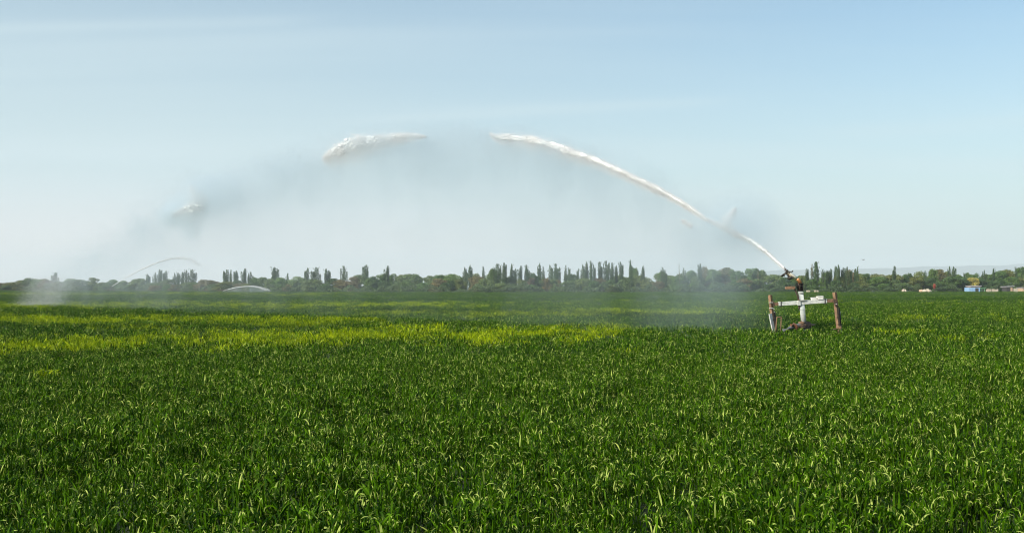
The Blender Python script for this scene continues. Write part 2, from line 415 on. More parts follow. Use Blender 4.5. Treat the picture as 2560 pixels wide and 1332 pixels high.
def crown_mesh(name, C, Nrm, size, seed):
    r = np.random.default_rng(seed); V, Fc = leaves(C, Nrm, size, r)
    me = np_mesh(name, V, Fc, 4)
    tone = np.repeat(r.uniform(0, 1, len(C)), 4).astype(np.float32)
    a = me.attributes.new('tone', 'FLOAT', 'POINT'); a.data.foreach_set('value', tone); me.materials.append(m_tree); return me
def poplar_data(seed):       # unit height 1, half width .09
    r = np.random.default_rng(seed); C = []; Nn = []
    k = int(r.integers(4, 8))
    for i in range(k):
        top = 1.0 if i == 0 else r.uniform(.70, .97); bot = r.uniform(.03, .22) if i else .04
        ox, oy = (0, 0) if i == 0 else r.uniform(-.055, .055, 2); wd = r.uniform(.035, .055) if i else .06
        n = int(760 * (top - bot) * wd / .05)
        z = bot + (top - bot) * r.uniform(0, 1, n)
        u = (z - bot) / (top - bot); rad = wd * np.sin(np.pi * np.clip(u * .86 + .10, 0, 1)) ** .6 * (1 + .30 * np.sin(z * 60 + seed + i * 2) * r.uniform(.3, 1))
        a = r.uniform(0, 2 * np.pi, n); q = np.sqrt(r.uniform(.25, 1, n))
        lean = ox * (1 + .9 * u), oy * (1 + .9 * u)
        C.append(np.stack([lean[0] + rad * q * np.cos(a), lean[1] + rad * q * np.sin(a), z], 1))
        Nn.append(np.stack([np.cos(a), np.sin(a), np.full(n, .5)], 1))
    for i in range(14):      # ragged twigs at the outline
        z0 = r.uniform(.3, .98); a0 = r.uniform(0, 6.28); n = 10; s = np.linspace(0, 1, n); rr_ = .055
        C.append(np.stack([np.cos(a0) * (rr_ + .02 * s), np.sin(a0) * (rr_ + .02 * s), z0 + .06 * s], 1) + r.normal(0, .004, (n, 3)))
        Nn.append(np.tile([np.cos(a0), np.sin(a0), .3], (n, 1)))
    return crown_mesh('poplar_crown', np.concatenate(C), np.concatenate(Nn), .014, seed)
def broad_data(seed, low=True):        # unit height 1, half width ~.55
    r = np.random.default_rng(seed); C = []; Nn = []
    k = int(r.integers(24, 32))
    for i in range(k):
        a = r.uniform(0, 6.283); z = r.uniform(.10, .86); lim = .38 * math.sqrt(max(.1, 1 - ((z - .45) / .55) ** 2))
        q = lim * math.sqrt(r.uniform(.1, 1)); cx, cy_ = q * math.cos(a), q * math.sin(a); s = r.uniform(.12, .20)
        if i == 0: cx, cy_, z, s = 0, 0, .82, .18
        n = int(260 * (s / .17) ** 2); d = r.normal(0, 1, (n, 3)); d /= np.linalg.norm(d, axis=1)[:, None]
        d[:, 2] = np.where(r.uniform(0, 1, n) < .45, np.abs(d[:, 2]), d[:, 2])
        rad = s * (1 + .16 * np.sin(d[:, 0] * 7 + i) * np.sin(d[:, 1] * 6) + r.normal(0, .10, n)) * np.where(r.uniform(0, 1, n) < .25, r.uniform(.4, 1, n), 1)
        P_ = np.array([cx, cy_, z]) + d * rad[:, None] * np.array([1.1, 1.1, .85])
        P_[:, 2] = np.clip(P_[:, 2], .01, 1.0)
        C.append(P_); Nn.append(d)
    return crown_mesh('broad_crown', np.concatenate(C), np.concatenate(Nn), .029, seed)
def sparse_data(seed):       # bare spiky dying top
    r = np.random.default_rng(seed); C = []
    for i in range(7):
        ox, oy = r.uniform(-.05, .05, 2); top = r.uniform(.7, 1.0); n = 90
        z = r.uniform(.05, top, n) if i > 2 else .6 + .4 * r.uniform(0, 1, n)
        C.append(np.stack([ox * (1 + .5 * z) + r.normal(0, .012, n), oy * (1 + .5 * z) + r.normal(0, .012, n), z], 1))
    C = np.concatenate(C); return crown_mesh('poplar_crown', C, r.normal(0, 1, C.shape), .010, seed)
def trunk_data(h, rad, limbs, seed, m):
    rr = random.Random(seed); mb = MB()
    mb.tube([(0, 0, -.02), (rr.uniform(-.01, .01), 0, h * .35), (rr.uniform(-.02, .02), rr.uniform(-.02, .02), h * .7), (rr.uniform(-.02, .02), 0, h)], [rad, rad * .8, rad * .5, rad * .12], 8)
    for i in range(limbs):
        z = h * rr.uniform(.25, .75); a = rr.uniform(0, 6.28); ln = rr.uniform(.12, .3) * (.35 if limbs < 6 else 1)
        mb.tube([(0, 0, z), (math.cos(a) * ln * .5, math.sin(a) * ln * .5, z + ln * .5), (math.cos(a) * ln, math.sin(a) * ln, z + ln * 1.15)], [rad * .45, rad * .3, rad * .08], 6)
    me = bpy.data.meshes.new('trunk'); mb.bm.to_mesh(me); mb.bm.free(); me.materials.append(m); return me
POP = [poplar_data(40 + i) for i in range(9)]
SPA = [sparse_data(70 + i) for i in range(2)]
BRO = [broad_data(90 + i) for i in range(12)]
TP = [trunk_data(.9, .016, 4, i, m_bark) for i in range(3)]
TB = [trunk_data(.72, .028, 8, 10 + i, m_bark) for i in range(3)] + [trunk_data(.9, .028, 8, 20, m_pale)]
PAL = {  # base colours of the foliage kinds
    'green': ((0.083, 0.159, 0.032), 'mid green'), 'grey': ((0.107, 0.169, 0.058), 'grey green'), 'olive': ((0.128, 0.163, 0.040), 'olive green'),
    'dark': ((0.049, 0.104, 0.023), 'dark green'), 'brown': ((0.140, 0.127, 0.050), 'brownish'), 'ochre': ((0.366, 0.325, 0.084), 'yellow blossoming'),
    'pop': ((0.044, 0.091, 0.025), 'dark green'), 'light': ((0.137, 0.202, 0.065), 'pale green'), 'purple': ((0.128, 0.098, 0.063), 'purplish brown')}
SECT = [(0, 270, 'left of the small far sprinkler'), (270, 345, 'under the rising far spray arc'), (345, 505, 'among poplars below the far arc'),
        (505, 680, 'behind the low far fountain'), (680, 1010, 'where single poplars stand apart'), (1010, 1220, 'near the twin poplars'),
        (1220, 1345, 'by the first dense poplar run'), (1345, 1440, 'by the second dense poplar run'), (1440, 1600, 'by the tallest poplar run'),
        (1600, 1770, 'just right of the tallest poplar run'), (1770, 1975, 'directly left of the sprinkler gun'), (1975, 2165, 'right behind the big sprinkler'),
        (2165, 2300, 'around the lone spiky poplar'), (2300, 2405, 'left of the blue shed'), (2405, 2700, 'at or right of the blue shed')]
ORD = ['first', 'second', 'third', 'fourth', 'fifth', 'sixth', 'seventh', 'eighth', 'ninth', 'tenth', 'eleventh', 'twelfth', 'thirteenth', 'fourteenth', 'fifteenth', 'sixteenth', 'seventeenth', 'eighteenth', 'nineteenth', 'twentieth']
poplars = """138 681 13;368 685 11;388 682 10;399 673 12;415 677 13;436 682 7;445 681 9;456 680 11;466 675 11;481 673 15;567 674 13;577 674 7;591 677 14;612 671 14;627 679 11;686 668 21;719 683 8;
769 671 14;790 668 18;815 672 15;860 665 15;916 662 15;969 664 14;1162 668 11;1175 664 12;1208 666 8;1245 659 14;1260 657 14;1279 660 11;1289 671 8;1302 664 13;1316 662 14;1349 659 10;1358 666 7;1375 664 13;
1389 659 13;1399 668 10;1414 663 7;1422 669 8;1446 671 7;1457 661 11;1467 655 9;1477 652 12;1500 654 12;1515 652 14;1530 657 13;1551 654 13;1576 650 11;1607 666 10;1657 668 8;1663 674 6;1698 660 6 s;1709 670 9;
1751 659 13;2017 671 11;2040 654 20;2057 673 7;2077 672 10;2088 665 8;2096 662 9;2108 668 9;2118 666 11;2138 672 8;2144 667 8;2236 665 9;2313 676 6;2374 666 10;2384 666 9;2410 681 5;2461 675 8;2484 671 10;2540 667 8;
2030 660 10 s;1895 674 8 s;2068 676 9;2128 676 9;1237 668 9;1484 662 9;1541 664 9;1640 686 6 s"""
broads = """8 707 36 brown;30 705 32 olive;52 700 38 olive;74 694 36 green;98 698 34 green;112 696 28 brown;150 703 30 grey;172 696 26 green;200 698 44 grey;233 694 28 olive;256 705 30 grey;283 698 30 green;310 701 30 grey;338 697 34 grey;
357 696 24 grey;374 706 24 grey;400 705 30 grey;420 697 38 grey;442 710 30 brown;465 705 26 grey;486 705 24 green;508 698 36 brown;530 700 30 brown;534 709 24 grey;562 704 42 olive;600 707 34 brown;596 700 22 dark;620 707 30 olive;
636 692 22 green;655 692 24 green;674 696 26 grey;700 693 40 green;735 699 26 grey;742 690 38 light;778 697 44 grey;830 695 28 dark;812 709 26 green;850 698 30 brown;880 692 32 brown;898 686 36 light;928 695 28 green;934 690 28 dark;
957 683 30 green;985 683 26 green;1005 687 34 light;1036 684 44 grey;1060 706 30 green;1075 688 36 grey;1095 697 44 brown;1103 686 34 green;1132 684 46 green;1150 696 26 olive;1190 690 34 brown;1192 682 26 olive;1216 696 36 light;1232 670 26 green;
1250 707 30 light;1272 690 38 grey;1304 698 28 light;1325 695 24 purple;1333 682 22 dark;1346 690 30 green;1366 694 24 brown;1381 697 22 grey;1394 698 16 brown;1416 702 34 grey;1430 684 36 dark;1455 695 38 light;1482 701 30 green;
1500 694 32 brown;1522 700 28 green;1545 688 36 light;1566 693 30 grey;1588 668 24 green;1592 688 42 light;1620 694 32 olive;1645 703 30 brown;1655 678 32 green;1668 688 38 grey;1692 690 26 green;1700 684 30 grey;1727 675 26 green;1745 690 32 grey;
1762 665 24 brown;1785 673 36 green;1813 669 34 brown;1830 672 22 green;1842 676 28 green;1860 695 34 brown;1870 672 28 green;1890 669 24 green;1892 697 30 grey;1906 674 24 grey;1936 686 42 grey;1962 692 32 dark;1990 690 28 green;2011 688 26 light;
2028 697 26 green;2062 681 24 green;2098 690 24 olive;2124 674 22 brown;2150 684 30 olive;2150 702 40 olive;2162 684 24 dark;2187 684 40 olive;2197 691 42 green;2222 686 20 olive;2240 685 36 olive;2236 700 34 grey;2262 685 18 dark;2272 682 22 dark;
2290 692 32 olive;2301 677 32 olive;2320 694 28 dark;2333 672 22 green;2347 672 38 brown;2366 680 26 olive;2378 691 42 dark;2401 692 34 dark;2392 686 24 green;2426 694 32 ochre;2418 681 28 green;2441 682 24 green;2464 684 20 dark;2474 686 40 green;
2452 696 28 dark;2498 676 36 green;2516 673 36 olive;2530 692 30 green;2502 698 34 dark;2549 692 28 olive;2547 669 24 green;2562 667 26 dark;2480 702 36 dark;2250 707 30 green;2330 706 34 dark;2210 708 30 green;2135 706 26 dark;2350 703 30 green;
1020 704 34 green;960 704 30 dark;1120 707 30 dark;1330 711 26 green;1530 712 28 olive;1740 707 34 green;1800 706 34 dark;1840 705 30 dark;1700 710 30 green;1925 708 30 dark;1970 706 28 dark;640 706 28 dark;720 710 24 brown;770 712 24 light;
20 714 30 dark;125 708 34 green;220 711 30 dark;265 712 28 green;325 712 28 green;390 713 26 brown;420 711 26 green;2090 700 28 dark;2046 702 26 green"""
def parse(s):
    o = []
    for t in s.replace('\n', '').split(';'):
        q = t.split(); o.append((float(q[0]), float(q[1]), float(q[2]), q[3] if len(q) > 3 else ''))
    return sorted(o)
def depth_at(px): return float(np.interp(px, ex, ey))
def tree(name, crown_me, trunk_me, px, top, wpx, back, halfunit, colr, label, cat, group, seed, kindname):
    rr = random.Random(seed); Y = depth_at(px) + back
    b = at(px, HZ, Y); H = CAMZ + (HZ - top) / F * Y; wd = wpx / F * Y
    e = empty(name, (b.x, b.y, 0)); tag(e, label, cat, group)
    sxy = wd / (2 * halfunit)
    for nm, me in (('trunk', trunk_me), ('crown', crown_me)):
        o = bpy.data.objects.new(nm, me); col.objects.link(o); o.parent = e
        s = sxy if nm == 'crown' else (H if kindname == 'poplar' else min(H, sxy * 1.6))
        o.scale = (s, s, H); o.rotation_euler[2] = rr.uniform(0, 6.28)
        k = rr.uniform(.85, 1.15)
        o.color = (colr[0] * k * rr.uniform(.93, 1.07), colr[1] * k, colr[2] * k * rr.uniform(.9, 1.1), 1)
def sect(px):
    for a, b, t in SECT:
        if px < b: return t
    return SECT[-1][2]
cnt = {}
lst = parse(poplars)
for i, (px, top, wpx, s) in enumerate(lst):
    t = sect(px); k = cnt.get(('p', t), 0); cnt[('p', t)] = k + 1
    adj = 'thin half bare' if s == 's' else ('broad tall' if wpx >= 17 else ('narrow dark' if wpx <= 9 else 'tall dark'))
    lab = '%s poplar, %s from left %s' % (adj, ORD[k], t)
    crown = SPA[i % 2] if s == 's' else POP[i % len(POP)]
    tree('poplar_tree', crown, TP[i % 3], px, top, wpx, random.Random(i).uniform(9, 22), .085, PAL['brown'][0] if s == 's' else PAL['pop'][0], lab, 'poplar tree', 'poplars along the far tree line', i, 'poplar')
lst = parse(broads)
for i, (px, top, wpx, c_) in enumerate(lst):
    t = sect(px); k = cnt.get(('b', t), 0); cnt[('b', t)] = k + 1
    lab = '%s leafy tree, %s from left %s' % (PAL[c_][1], ORD[k], t)
    back = 4 + (712 - top) * .35 + random.Random(i).uniform(-1, 1)
    if top < 690: back += 14
    tree('leafy_tree', BRO[(i * 5) % len(BRO)], TB[3] if c_ == 'grey' and i % 3 == 0 else TB[i % 3], px, top, wpx * 1.42, max(2, back), .52, PAL[c_][0], lab, 'leafy tree', 'bushy trees along the far tree line', 500 + i, 'broad')
# low scrub that closes the foot of the tree line
r = np.random.default_rng(5); C = []; Nn = []
n = 60000; px = r.uniform(-260, 2820, n); Yb = np.interp(px, ex, ey) + r.uniform(0, 10, n)
hh = 2.1 + .7 * np.sin(px / 17) + .6 * np.sin(px / 6.3 + 1) + .6 * np.sin(px / 41 + 2)
hh = hh * np.where((px > 2405) & (px < 2475), .15, 1) * np.where((px > 2300) & (px < 2332), .4, 1) * np.where((px > 2005) & (px < 2070), .35, 1) * np.where(px > 2505, .35, 1)
z = hh * np.sqrt(r.uniform(0, 1, n)) + .1
C = np.stack([(px - 1280) / F * Yb, Yb, z], 1)
sm = crown_mesh('scrub', C, np.tile([-.2, -.8, .6], (n, 1)), .20, 9)
so = link('scrub', sm); so.color = (.048, .088, .024, 1); tag(so, 'low green scrub closing the foot of the far tree line', 'scrub', kind='stuff')

# ------------------------------------------------------------------ far sheds, walls, rubble
m_blue = worn('blue_paint', (.19, .33, .52), (.27, .42, .60), rough=.6, scale=2)
m_grey = worn('roof_sheet', (.34, .32, .34), (.50, .47, .48), rough=.7, scale=2)
m_clay = worn('clay_wall', (.42, .29, .19), (.50, .36, .25), rough=.9, scale=1.5)
m_sand = worn('sand_wall', (.40, .33, .25), (.48, .41, .32), rough=.9, scale=1.5)
m_green = worn('green_paint', (.10, .26, .11), (.16, .34, .15), rough=.6, scale=2)
m_dark = worn('dark_opening', (.02, .02, .02), (.05, .045, .04), rough=.9, scale=3)
def shed(px0, px1, Y, top, roof, wallm, roofm, label, door=None, base=0.0):
    a, b = at(px0, HZ, Y), at(px1, HZ, Y); zt = CAMZ + (HZ - top) / F * Y
    e = empty('shed', ((a.x + b.x) / 2, Y + 2, 0)); tag(e, label, 'shed')
    MB().beam((a.x, Y + 2, zt / 2), (b.x, Y + 2, zt / 2), 4, zt, bev=.03).build('wall', wallm, e)
    if roof: MB().beam((a.x - .35, Y + 2, zt + .14), (b.x + .35, Y + 2, zt + .14 + roof), 4.8, .2, bev=.02).build('roof', roofm, e)
    if door:
        d0, d1 = at(door[0], HZ, Y), at(door[1], HZ, Y)
        MB().beam((d0.x, Y - .02, zt * .45), (d1.x, Y - .02, zt * .45), .06, zt * .86, bev=0).build('door', door[2], e)
    return e
shed(2422, 2450, 405, 718.5, .0, m_blue, m_grey, 'small blue painted shed at the field edge with dark doorway', (2438, 2446, m_dark))
shed(2427, 2451, 412, 716.3, .12, m_clay, m_grey, 'clay coloured shed with grey sheet roof behind the blue shed', (2444, 2449, m_sand))
shed(2452, 2462, 406, 720.5, .05, m_green, m_green, 'low green painted hut right of the blue shed', (2456, 2459, m_dark))
shed(2516, 2534, 415, 717.5, .15, m_dark, m_grey, 'dark open barn with thin grey roof near the right edge', (2526, 2531, m_clay))
shed(2556, 2580, 412, 720, .1, m_clay, m_grey, 'clay shed cut off by the right edge of the field view', (2562, 2567, m_dark))
def low_wall(px0, px1, Y, top, label, m, seed):
    a, b = at(px0, HZ, Y), at(px1, HZ, Y); zt = CAMZ + (HZ - top) / F * Y; rr = random.Random(seed); mb = MB(); n = 5
    for i in range(n):
        x0 = a.x + (b.x - a.x) * i / n; x1 = a.x + (b.x - a.x) * (i + 1) / n - .02; h = zt * rr.uniform(.9, 1.04)
        mb.beam((x0, Y, h / 2), (x1, Y, h / 2), .35 + .05 * (i % 2), h, bev=.03)
    o = mb.build('garden_wall', m); tag(o, label, 'wall', 'pale garden walls at the field edge')
low_wall(2465, 2478, 404, 722.3, 'short sand coloured wall just right of the green hut', m_sand, 1)
low_wall(2480, 2495, 404, 722.6, 'sand coloured wall between green hut and dark barn', m_sand, 2)
low_wall(2534, 2544, 404, 720.5, 'sand coloured wall touching the dark barn', m_sand, 3)
low_wall(2016, 2025, 374, 725.0, 'pale pinkish wall seen between gun pipe and tall poplar', m_sand, 4)
low_wall(2035, 2039.5, 374, 725.3, 'pale wall stub at the foot of the tallest right poplar', m_sand, 5)
low_wall(2041.5, 2046, 374, 725.3, 'second pale wall stub, right of the tallest right poplar', m_sand, 6)
def mound(px, w_, Y, top, label, m, seed):
    c_ = at(px, HZ, Y); h = CAMZ + (HZ - top) / F * Y
    mb = MB(); rr = random.Random(seed)
    for i in range(7):
        mb.blob((c_.x + rr.uniform(-.5, .5) * w_ / F * Y, Y + rr.uniform(-.6, .6), h * .35), w_ / F * Y * rr.uniform(.15, .3), .8, h * rr.uniform(.45, .65), seed + i, .08)
    o = mb.build('rubble_heap', m); tag(o, label, 'rubble heap')
mound(2316, 22, 384, 722.5, 'pale sandy rubble heap under the tall wood', m_sand, 3)
mound(2303, 8, 386, 723.5, 'small grey brown heap left of the larger sandy rubble heap', m_clay, 8)
mound(2260, 8, 380, 722.5, 'small pale heap at the foot of dark trees right of the lone poplar', m_sand, 13)
# red flowering bush
r = np.random.default_rng(77); c_ = at(2336, 713, 386); n = 500; d = r.normal(0, 1, (n, 3)); d /= np.linalg.norm(d, axis=1)[:, None]
e = empty('flowering_bush', (c_.x, 386, 0)); tag(e, 'bush with a patch of red blossom before the tall wood', 'bush')
cm = crown_mesh('bush_crown', d * np.array([.5, .5, .95]) * r.uniform(.5, 1.05, (n, 1)) + np.array([0, 0, 2.3]), d, .14, 4)
o = bpy.data.objects.new('crown', cm); col.objects.link(o); o.parent = e; o.color = (.34, .075, .045, 1)
o = bpy.data.objects.new('stem', TB[0]); col.objects.link(o); o.parent = e; o.scale = (1.2, 1.2, 2.3)

# ------------------------------------------------------------------ the sprinkler gun
m_rust = worn('rusty_wood', (.24, .14, .075), (.15, .088, .05), (.06, .04, .025), rough=.8, scale=6)
m_rustd = worn('dark_rust', (.085, .05, .03), (.035, .025, .02), (.20, .09, .04), rough=.7, scale=10)
m_galv = worn('galvanised_white', (.60, .60, .56), (.46, .47, .44), (.38, .30, .22), rough=.5, scale=8, metal=.1, bump=.12)
m_pipe = worn('painted_pipe', (.58, .61, .58), (.46, .50, .47), (.36, .33, .27), rough=.42, scale=5, metal=.15, bump=.1)
m_gpipe = worn('grey_pipe', (.13, .15, .16), (.08, .09, .095), (.25, .13, .07), rough=.5, scale=7)
m_box = worn('white_box', (.74, .72, .66), (.62, .60, .55), rough=.6, scale=5, bump=.08)
m_copper = worn('rusty_elbow', (.46, .22, .08), (.30, .12, .045), (.56, .32, .14), rough=.45, scale=9, metal=.35)
m_elbow = worn('dark_elbow', (.20, .085, .04), (.10, .05, .03), (.30, .15, .07), rough=.6, scale=9)
m_white = worn('cream_barrel', (.80, .76, .66), (.68, .62, .52), (.45, .30, .18), rough=.35, scale=8, bump=.06)
m_brass = worn('brass_rod', (.62, .42, .16), (.48, .30, .10), rough=.35, scale=12, metal=.5)
m_black = worn('black_iron', (.016, .015, .014), (.035, .03, .026), (.10, .06, .035), rough=.6, scale=12)
GY = 37.2
def Z(zx, zy, dy=0.0):
    """point measured on the enlarged view of the sprinkler, dy metres behind its main plane"""
    p_ = at(1880 + zx / 6.343, 640 + zy / 6.343, GY); return Vector((p_.x, GY + dy, p_.z))
u = GY / F / 6.343       # metres per enlarged pixel
gb_ = Z(815, 1190); gun = empty('sprinkler_gun', (gb_.x, GY, 0))
tag(gun, 'large rusty sprinkler gun on grey pipe and H-shaped frame shooting water over the field', 'sprinkler')
def B(fn, name, m, label=None):
    mb = MB(); fn(mb); return mb.build(name, m, gun, label)
# standpipe
def f(mb):
    a, b = Z(772, 556), Z(818, 1080); mb.tube([a, a.lerp(b, .5), b], 41 * u, 24); mb.tube([Z(838, 1080), Vector((gb_.x + .02, GY, 0.02))], 26 * u, 16)
sp = B(f, 'standpipe', m_pipe)
def f(mb):
    for zy, th, rr_ in ((846, 14, 47), (700, 10, 46), (585, 8, 46)): mb.disc(Z(772 + 46 * (zy - 556) / 524, zy), (Z(818, 1080) - Z(772, 556)), rr_ * u, th * u, 24)
B(f, 'collar', m_galv)
# crossbar
B(lambda mb: mb.beam(Z(412, 757, -.02), Z(1178, 712, -.02), .12, 62 * u, bev=.008), 'crossbar', m_galv)
B(lambda mb: mb.beam(Z(330, 762, -.02), Z(416, 757, -.02), .09, 50 * u), 'crossbar_end', m_rust)
B(lambda mb: mb.beam(Z(1174, 712, -.02), Z(1285, 706, -.02), .09, 54 * u), 'crossbar_end', m_rust, 'mossy yellowish brown crossbar end')
B(lambda mb: mb.beam(Z(708, 744, -.085), Z(756, 741, -.085), .06, 80 * u), 'clamp_plate', m_galv)
def ubolt(zx, zy):
    def f(mb):
        for s in (-1, 1):
            mb.tube([Z(zx, zy - 34, s * .075 - .02), Z(zx, zy + 46, s * .075 - .02)], .008, 8)
        mb.beam(Z(zx - 9, zy - 35, -.02), Z(zx + 9, zy - 35, -.02), .19, .02, bev=0); mb.beam(Z(zx - 14, zy + 36, -.02), Z(zx + 14, zy + 36, -.02), .19, .016, bev=0)
        mb.beam(Z(zx, zy - 34, -.086), Z(zx, zy + 36, -.086), .03, .012, up=(0, 1, 0), bev=0)
        for s in (-1, 1): mb.disc(Z(zx + s * 12, zy + 42, -.09), (0, 0, 1), .014, .03, 6)
    B(f, 'clamp', m_black)
ubolt(450, 756); ubolt(1146, 713)
B(lambda mb: mb.beam(Z(720, 706, -.05), Z(850, 700, -.05), .16, .012, bev=0), 'bracket_plate', m_galv)
# boxes on the bar
def ctrl(x0, x1, y0, y1, dep, name):
    def f(mb):
        mb.beam(Z(x0, (y0 + y1) / 2, .0), Z(x1, (y0 + y1) / 2 - 4, .0), dep, (y1 - y0) * u, bev=.012)
        mb.beam(Z(x0 - 4, y0 + 9, .0), Z(x1 + 4, y0 + 5, .0), dep + .02, 12 * u, bev=.006)
    return B(f, name, m_box)
ctrl(938, 1018, 657, 700, .14, 'control_box'); ctrl(1030, 1118, 636, 692, .22, 'control_box')
B(lambda mb: mb.tube([Z(815, 700, .05), Z(812, 668, .05), Z(818, 655, .05)], .009, 8), 'vent_pipe', m_galv)
# posts
def post(x0, y0, x1, y1, wf, wd, name, m, dy=0, bev=.01):
    B(lambda mb: mb.beam(Z(x0, y0, dy), Z(x1, y1, dy), wf, wd, up=(.72, .69, 0), bev=bev), name, m)
post(284, 618, 347, 1250, .095, .12, 'post', m_rust)
post(375, 882, 404, 1220, .075, .12, 'post', m_rustd, .30)
post(1308, 574, 1378, 1250, .10, .13, 'post', m_rust)
post(272, 912, 330, 1200, .035, .16, 'side_plate', m_galv, -.12, .004)
B(lambda mb: mb.beam(Z(340, 845, .30), Z(384, 845, .30), .12, .025), 'post_cap', m_galv)
B(lambda mb: mb.beam(Z(350, 886, .30), Z(392, 884, .30), .13, .02), 'post_cap', m_galv)
def f(mb):
    mb.beam(Z(372, 958, -.16), Z(352, 1200, -.16), .03, .03, bev=.003); mb.beam(Z(445, 955, -.16), Z(428, 1210, -.16), .03, .03, bev=.003); mb.beam(Z(368, 964, -.16), Z(450, 962, -.16), .03, .03, bev=.003)
B(f, 'bar_frame', m_rust)
for zx, zy in ((287, 735), (292, 826)): B(lambda mb: mb.beam(Z(zx - 30, zy, -.08), Z(zx + 34, zy, -.08), .05, .022, bev=.003), 'strap', m_galv)
B(lambda mb: mb.beam(Z(318, 715, .02), Z(338, 800, .02), .05, .22, up=(0, 1, 0)), 'bracket', m_rustd)
B(lambda mb: (mb.beam(Z(325, 995, -.083), Z(333, 1012, -.083), .10, .02, up=(0, 1, 0), bev=.002)), 'bolt_plate', m_black)
# right post hardware
def f(mb):
    mb.beam(Z(1288, 690, -.10), Z(1318, 790, -.10), .07, .04, up=(0, 1, 0)); mb.tube([Z(1270, 665, -.10), Z(1300, 700, -.12), Z(1330, 760, -.12), Z(1345, 800, -.10)], .022, 8)
    mb.beam(Z(1278, 690, -.09), Z(1345, 686, -.09), .04, .02); mb.beam(Z(1285, 766, -.09), Z(1350, 760, -.09), .05, .02)
    mb.disc(Z(1318, 705, -.12), (0, 1, 0), .025, .03, 8); mb.disc(Z(1330, 775, -.12), (0, 1, 0), .025, .03, 8)
B(f, 'clamp', m_rustd)
B(lambda mb: mb.beam(Z(1308, 758, -.125), Z(1340, 764, -.125), .02, .025), 'bolt_plate', m_galv)
for zx, zy in ((1346, 965), (1365, 1080)):
    def f(mb):
        mb.beam(Z(zx - 22, zy + 4, -.09), Z(zx + 20, zy, -.09), .05, .025, bev=.002); mb.disc(Z(zx, zy - 8, -.1), (0, 1, 0), .024, .05, 8)
    B(f, 'bolt_plate', m_rustd)
B(lambda mb: (mb.beam(Z(1330, 1128, -.09), Z(1394, 1130, -.09), .08, 40 * u), mb.beam(Z(1345, 1105, -.1), Z(1378, 1150, -.1), .05, .05)), 'shoe', m_rust)
B(lambda mb: mb.beam(Z(1270, 1160, -.05), Z(1350, 1142, -.05), .06, .03), 'foot_bar', m_rustd)
B(lambda mb: mb.tube([Z(1362, 806, .12), Z(1392, 806, .14), Z(1404, 822, .14), Z(1402, 850, .14), Z(1412, 950, .14), Z(1424, 1110, .14)], [.009, .009, .009, .02, .03, .024], 10), 'hose', m_black)
B(lambda mb: mb.beam(Z(1412, 880, .18), Z(1430, 1210, .18), .05, .05), 'rear_bar', m_galv)
# bracket arm with weight beam
def f(mb):
    pts_ = [Z(742, 840, -.03), Z(738, 700, -.03), Z(715, 620, -.03), Z(690, 560, -.03), Z(668, 520, -.03), Z(664, 484, -.03)]
    for a, b in zip(pts_, pts_[1:]): mb.beam(a, b + (b - a) * .04, .05, .045, up=(0, 1, 0), bev=.004)
B(f, 'bracket_arm', m_rustd)
B(lambda mb: mb.beam(Z(524, 506, -.06), Z(672, 499, -.06), .10, 44 * u, bev=.004), 'weight_beam', m_rust, 'orange rusty beam beside the gun bearing')
def f(mb):
    mb.tube([Z(585, 480, -.05), Z(600, 458, -.05), Z(612, 480, -.05)], .012, 8); mb.disc(Z(630, 474, -.05), (0, 0, 1), .012, .05, 8)
B(f, 'hook', m_black)
# bearing
def f(mb):
    ax = (0, 0, 1)
    mb.disc(Z(755, 434), ax, 60 * u, 10 * u, 20); mb.disc(Z(765, 480), ax, 42 * u, 84 * u, 20); mb.disc(Z(765, 548), ax, 50 * u, 12 * u, 20); mb.disc(Z(764, 530), ax, 36 * u, 30 * u, 20)
    for k in range(8):
        a = k * math.pi / 4; q = Z(758, 500); mb.tube([q + Vector((math.cos(a) * 50 * u, math.sin(a) * 50 * u, 68 * u)), q + Vector((math.cos(a) * 46 * u, math.sin(a) * 46 * u, -44 * u))], 6 * u, 6)
    mb.beam(Z(800, 445, .02), Z(838, 450, .02), .03, .02)
B(f, 'bearing', m_black)
def f(mb): mb.tube([Z(742, 545, -.09), Z(742, 470, -.1), Z(720, 440, -.1)], .018, 8)
B(f, 'drain_pipe', m_rustd)
# elbow + barrel  (the barrel points left and away from the camera like the jet)
JE = Vector((-37.7, 90.0, 0)); J0 = at(1963, 672, GY); JD = Vector((JE.x - J0.x, JE.y - J0.y, 0)); JL = JD.length; JD /= JL
def onjet(px, py):
    k = (px - 1280) / F; t = (J0.x - k * J0.y) / (k * JD.y - JD.x); Y = J0.y + JD.y * t
    return t, CAMZ - (py - HZ) / F * Y
def G(px, py):
    s, z = onjet(px, py); return Vector((J0.x + JD.x * s, J0.y + JD.y * s, z))
def gz(zx, zy):  # enlarged-view point laid onto the vertical plane of the jet
    return G(1880 + zx / 6.343, 640 + zy / 6.343)
cen = Z(762, 430); off = cen - gz(762, 430)
def gz2(zx, zy, k=1.0): return gz(zx, zy) + off * max(0, (zx - 520) / 242) * 1.0
B(lambda mb: mb.tube([Z(758, 436), Z(757, 412), gz2(748, 392), gz2(734, 374), gz2(716, 358)], [31 * u, 31 * u, 30 * u, 29 * u, 27 * u], 18), 'elbow', m_copper)
bl = B(lambda mb: mb.tube([gz2(722, 364), gz2(660, 318), gz2(600, 272), gz2(560, 242)], [25 * u, 24 * u, 22 * u, 20 * u], 20), 'barrel', m_white)
def f(mb):
    mb.tube([gz2(716, 400) + Vector((0, -.05, 0)), gz2(640, 344) + Vector((0, -.05, 0)), gz2(560, 282) + Vector((0, -.05, 0))], 5 * u, 8)
    mb.tube([gz2(706, 402), gz2(636, 352), gz2(556, 288)], 4 * u, 8)
B(f, 'tie_rod', m_brass)
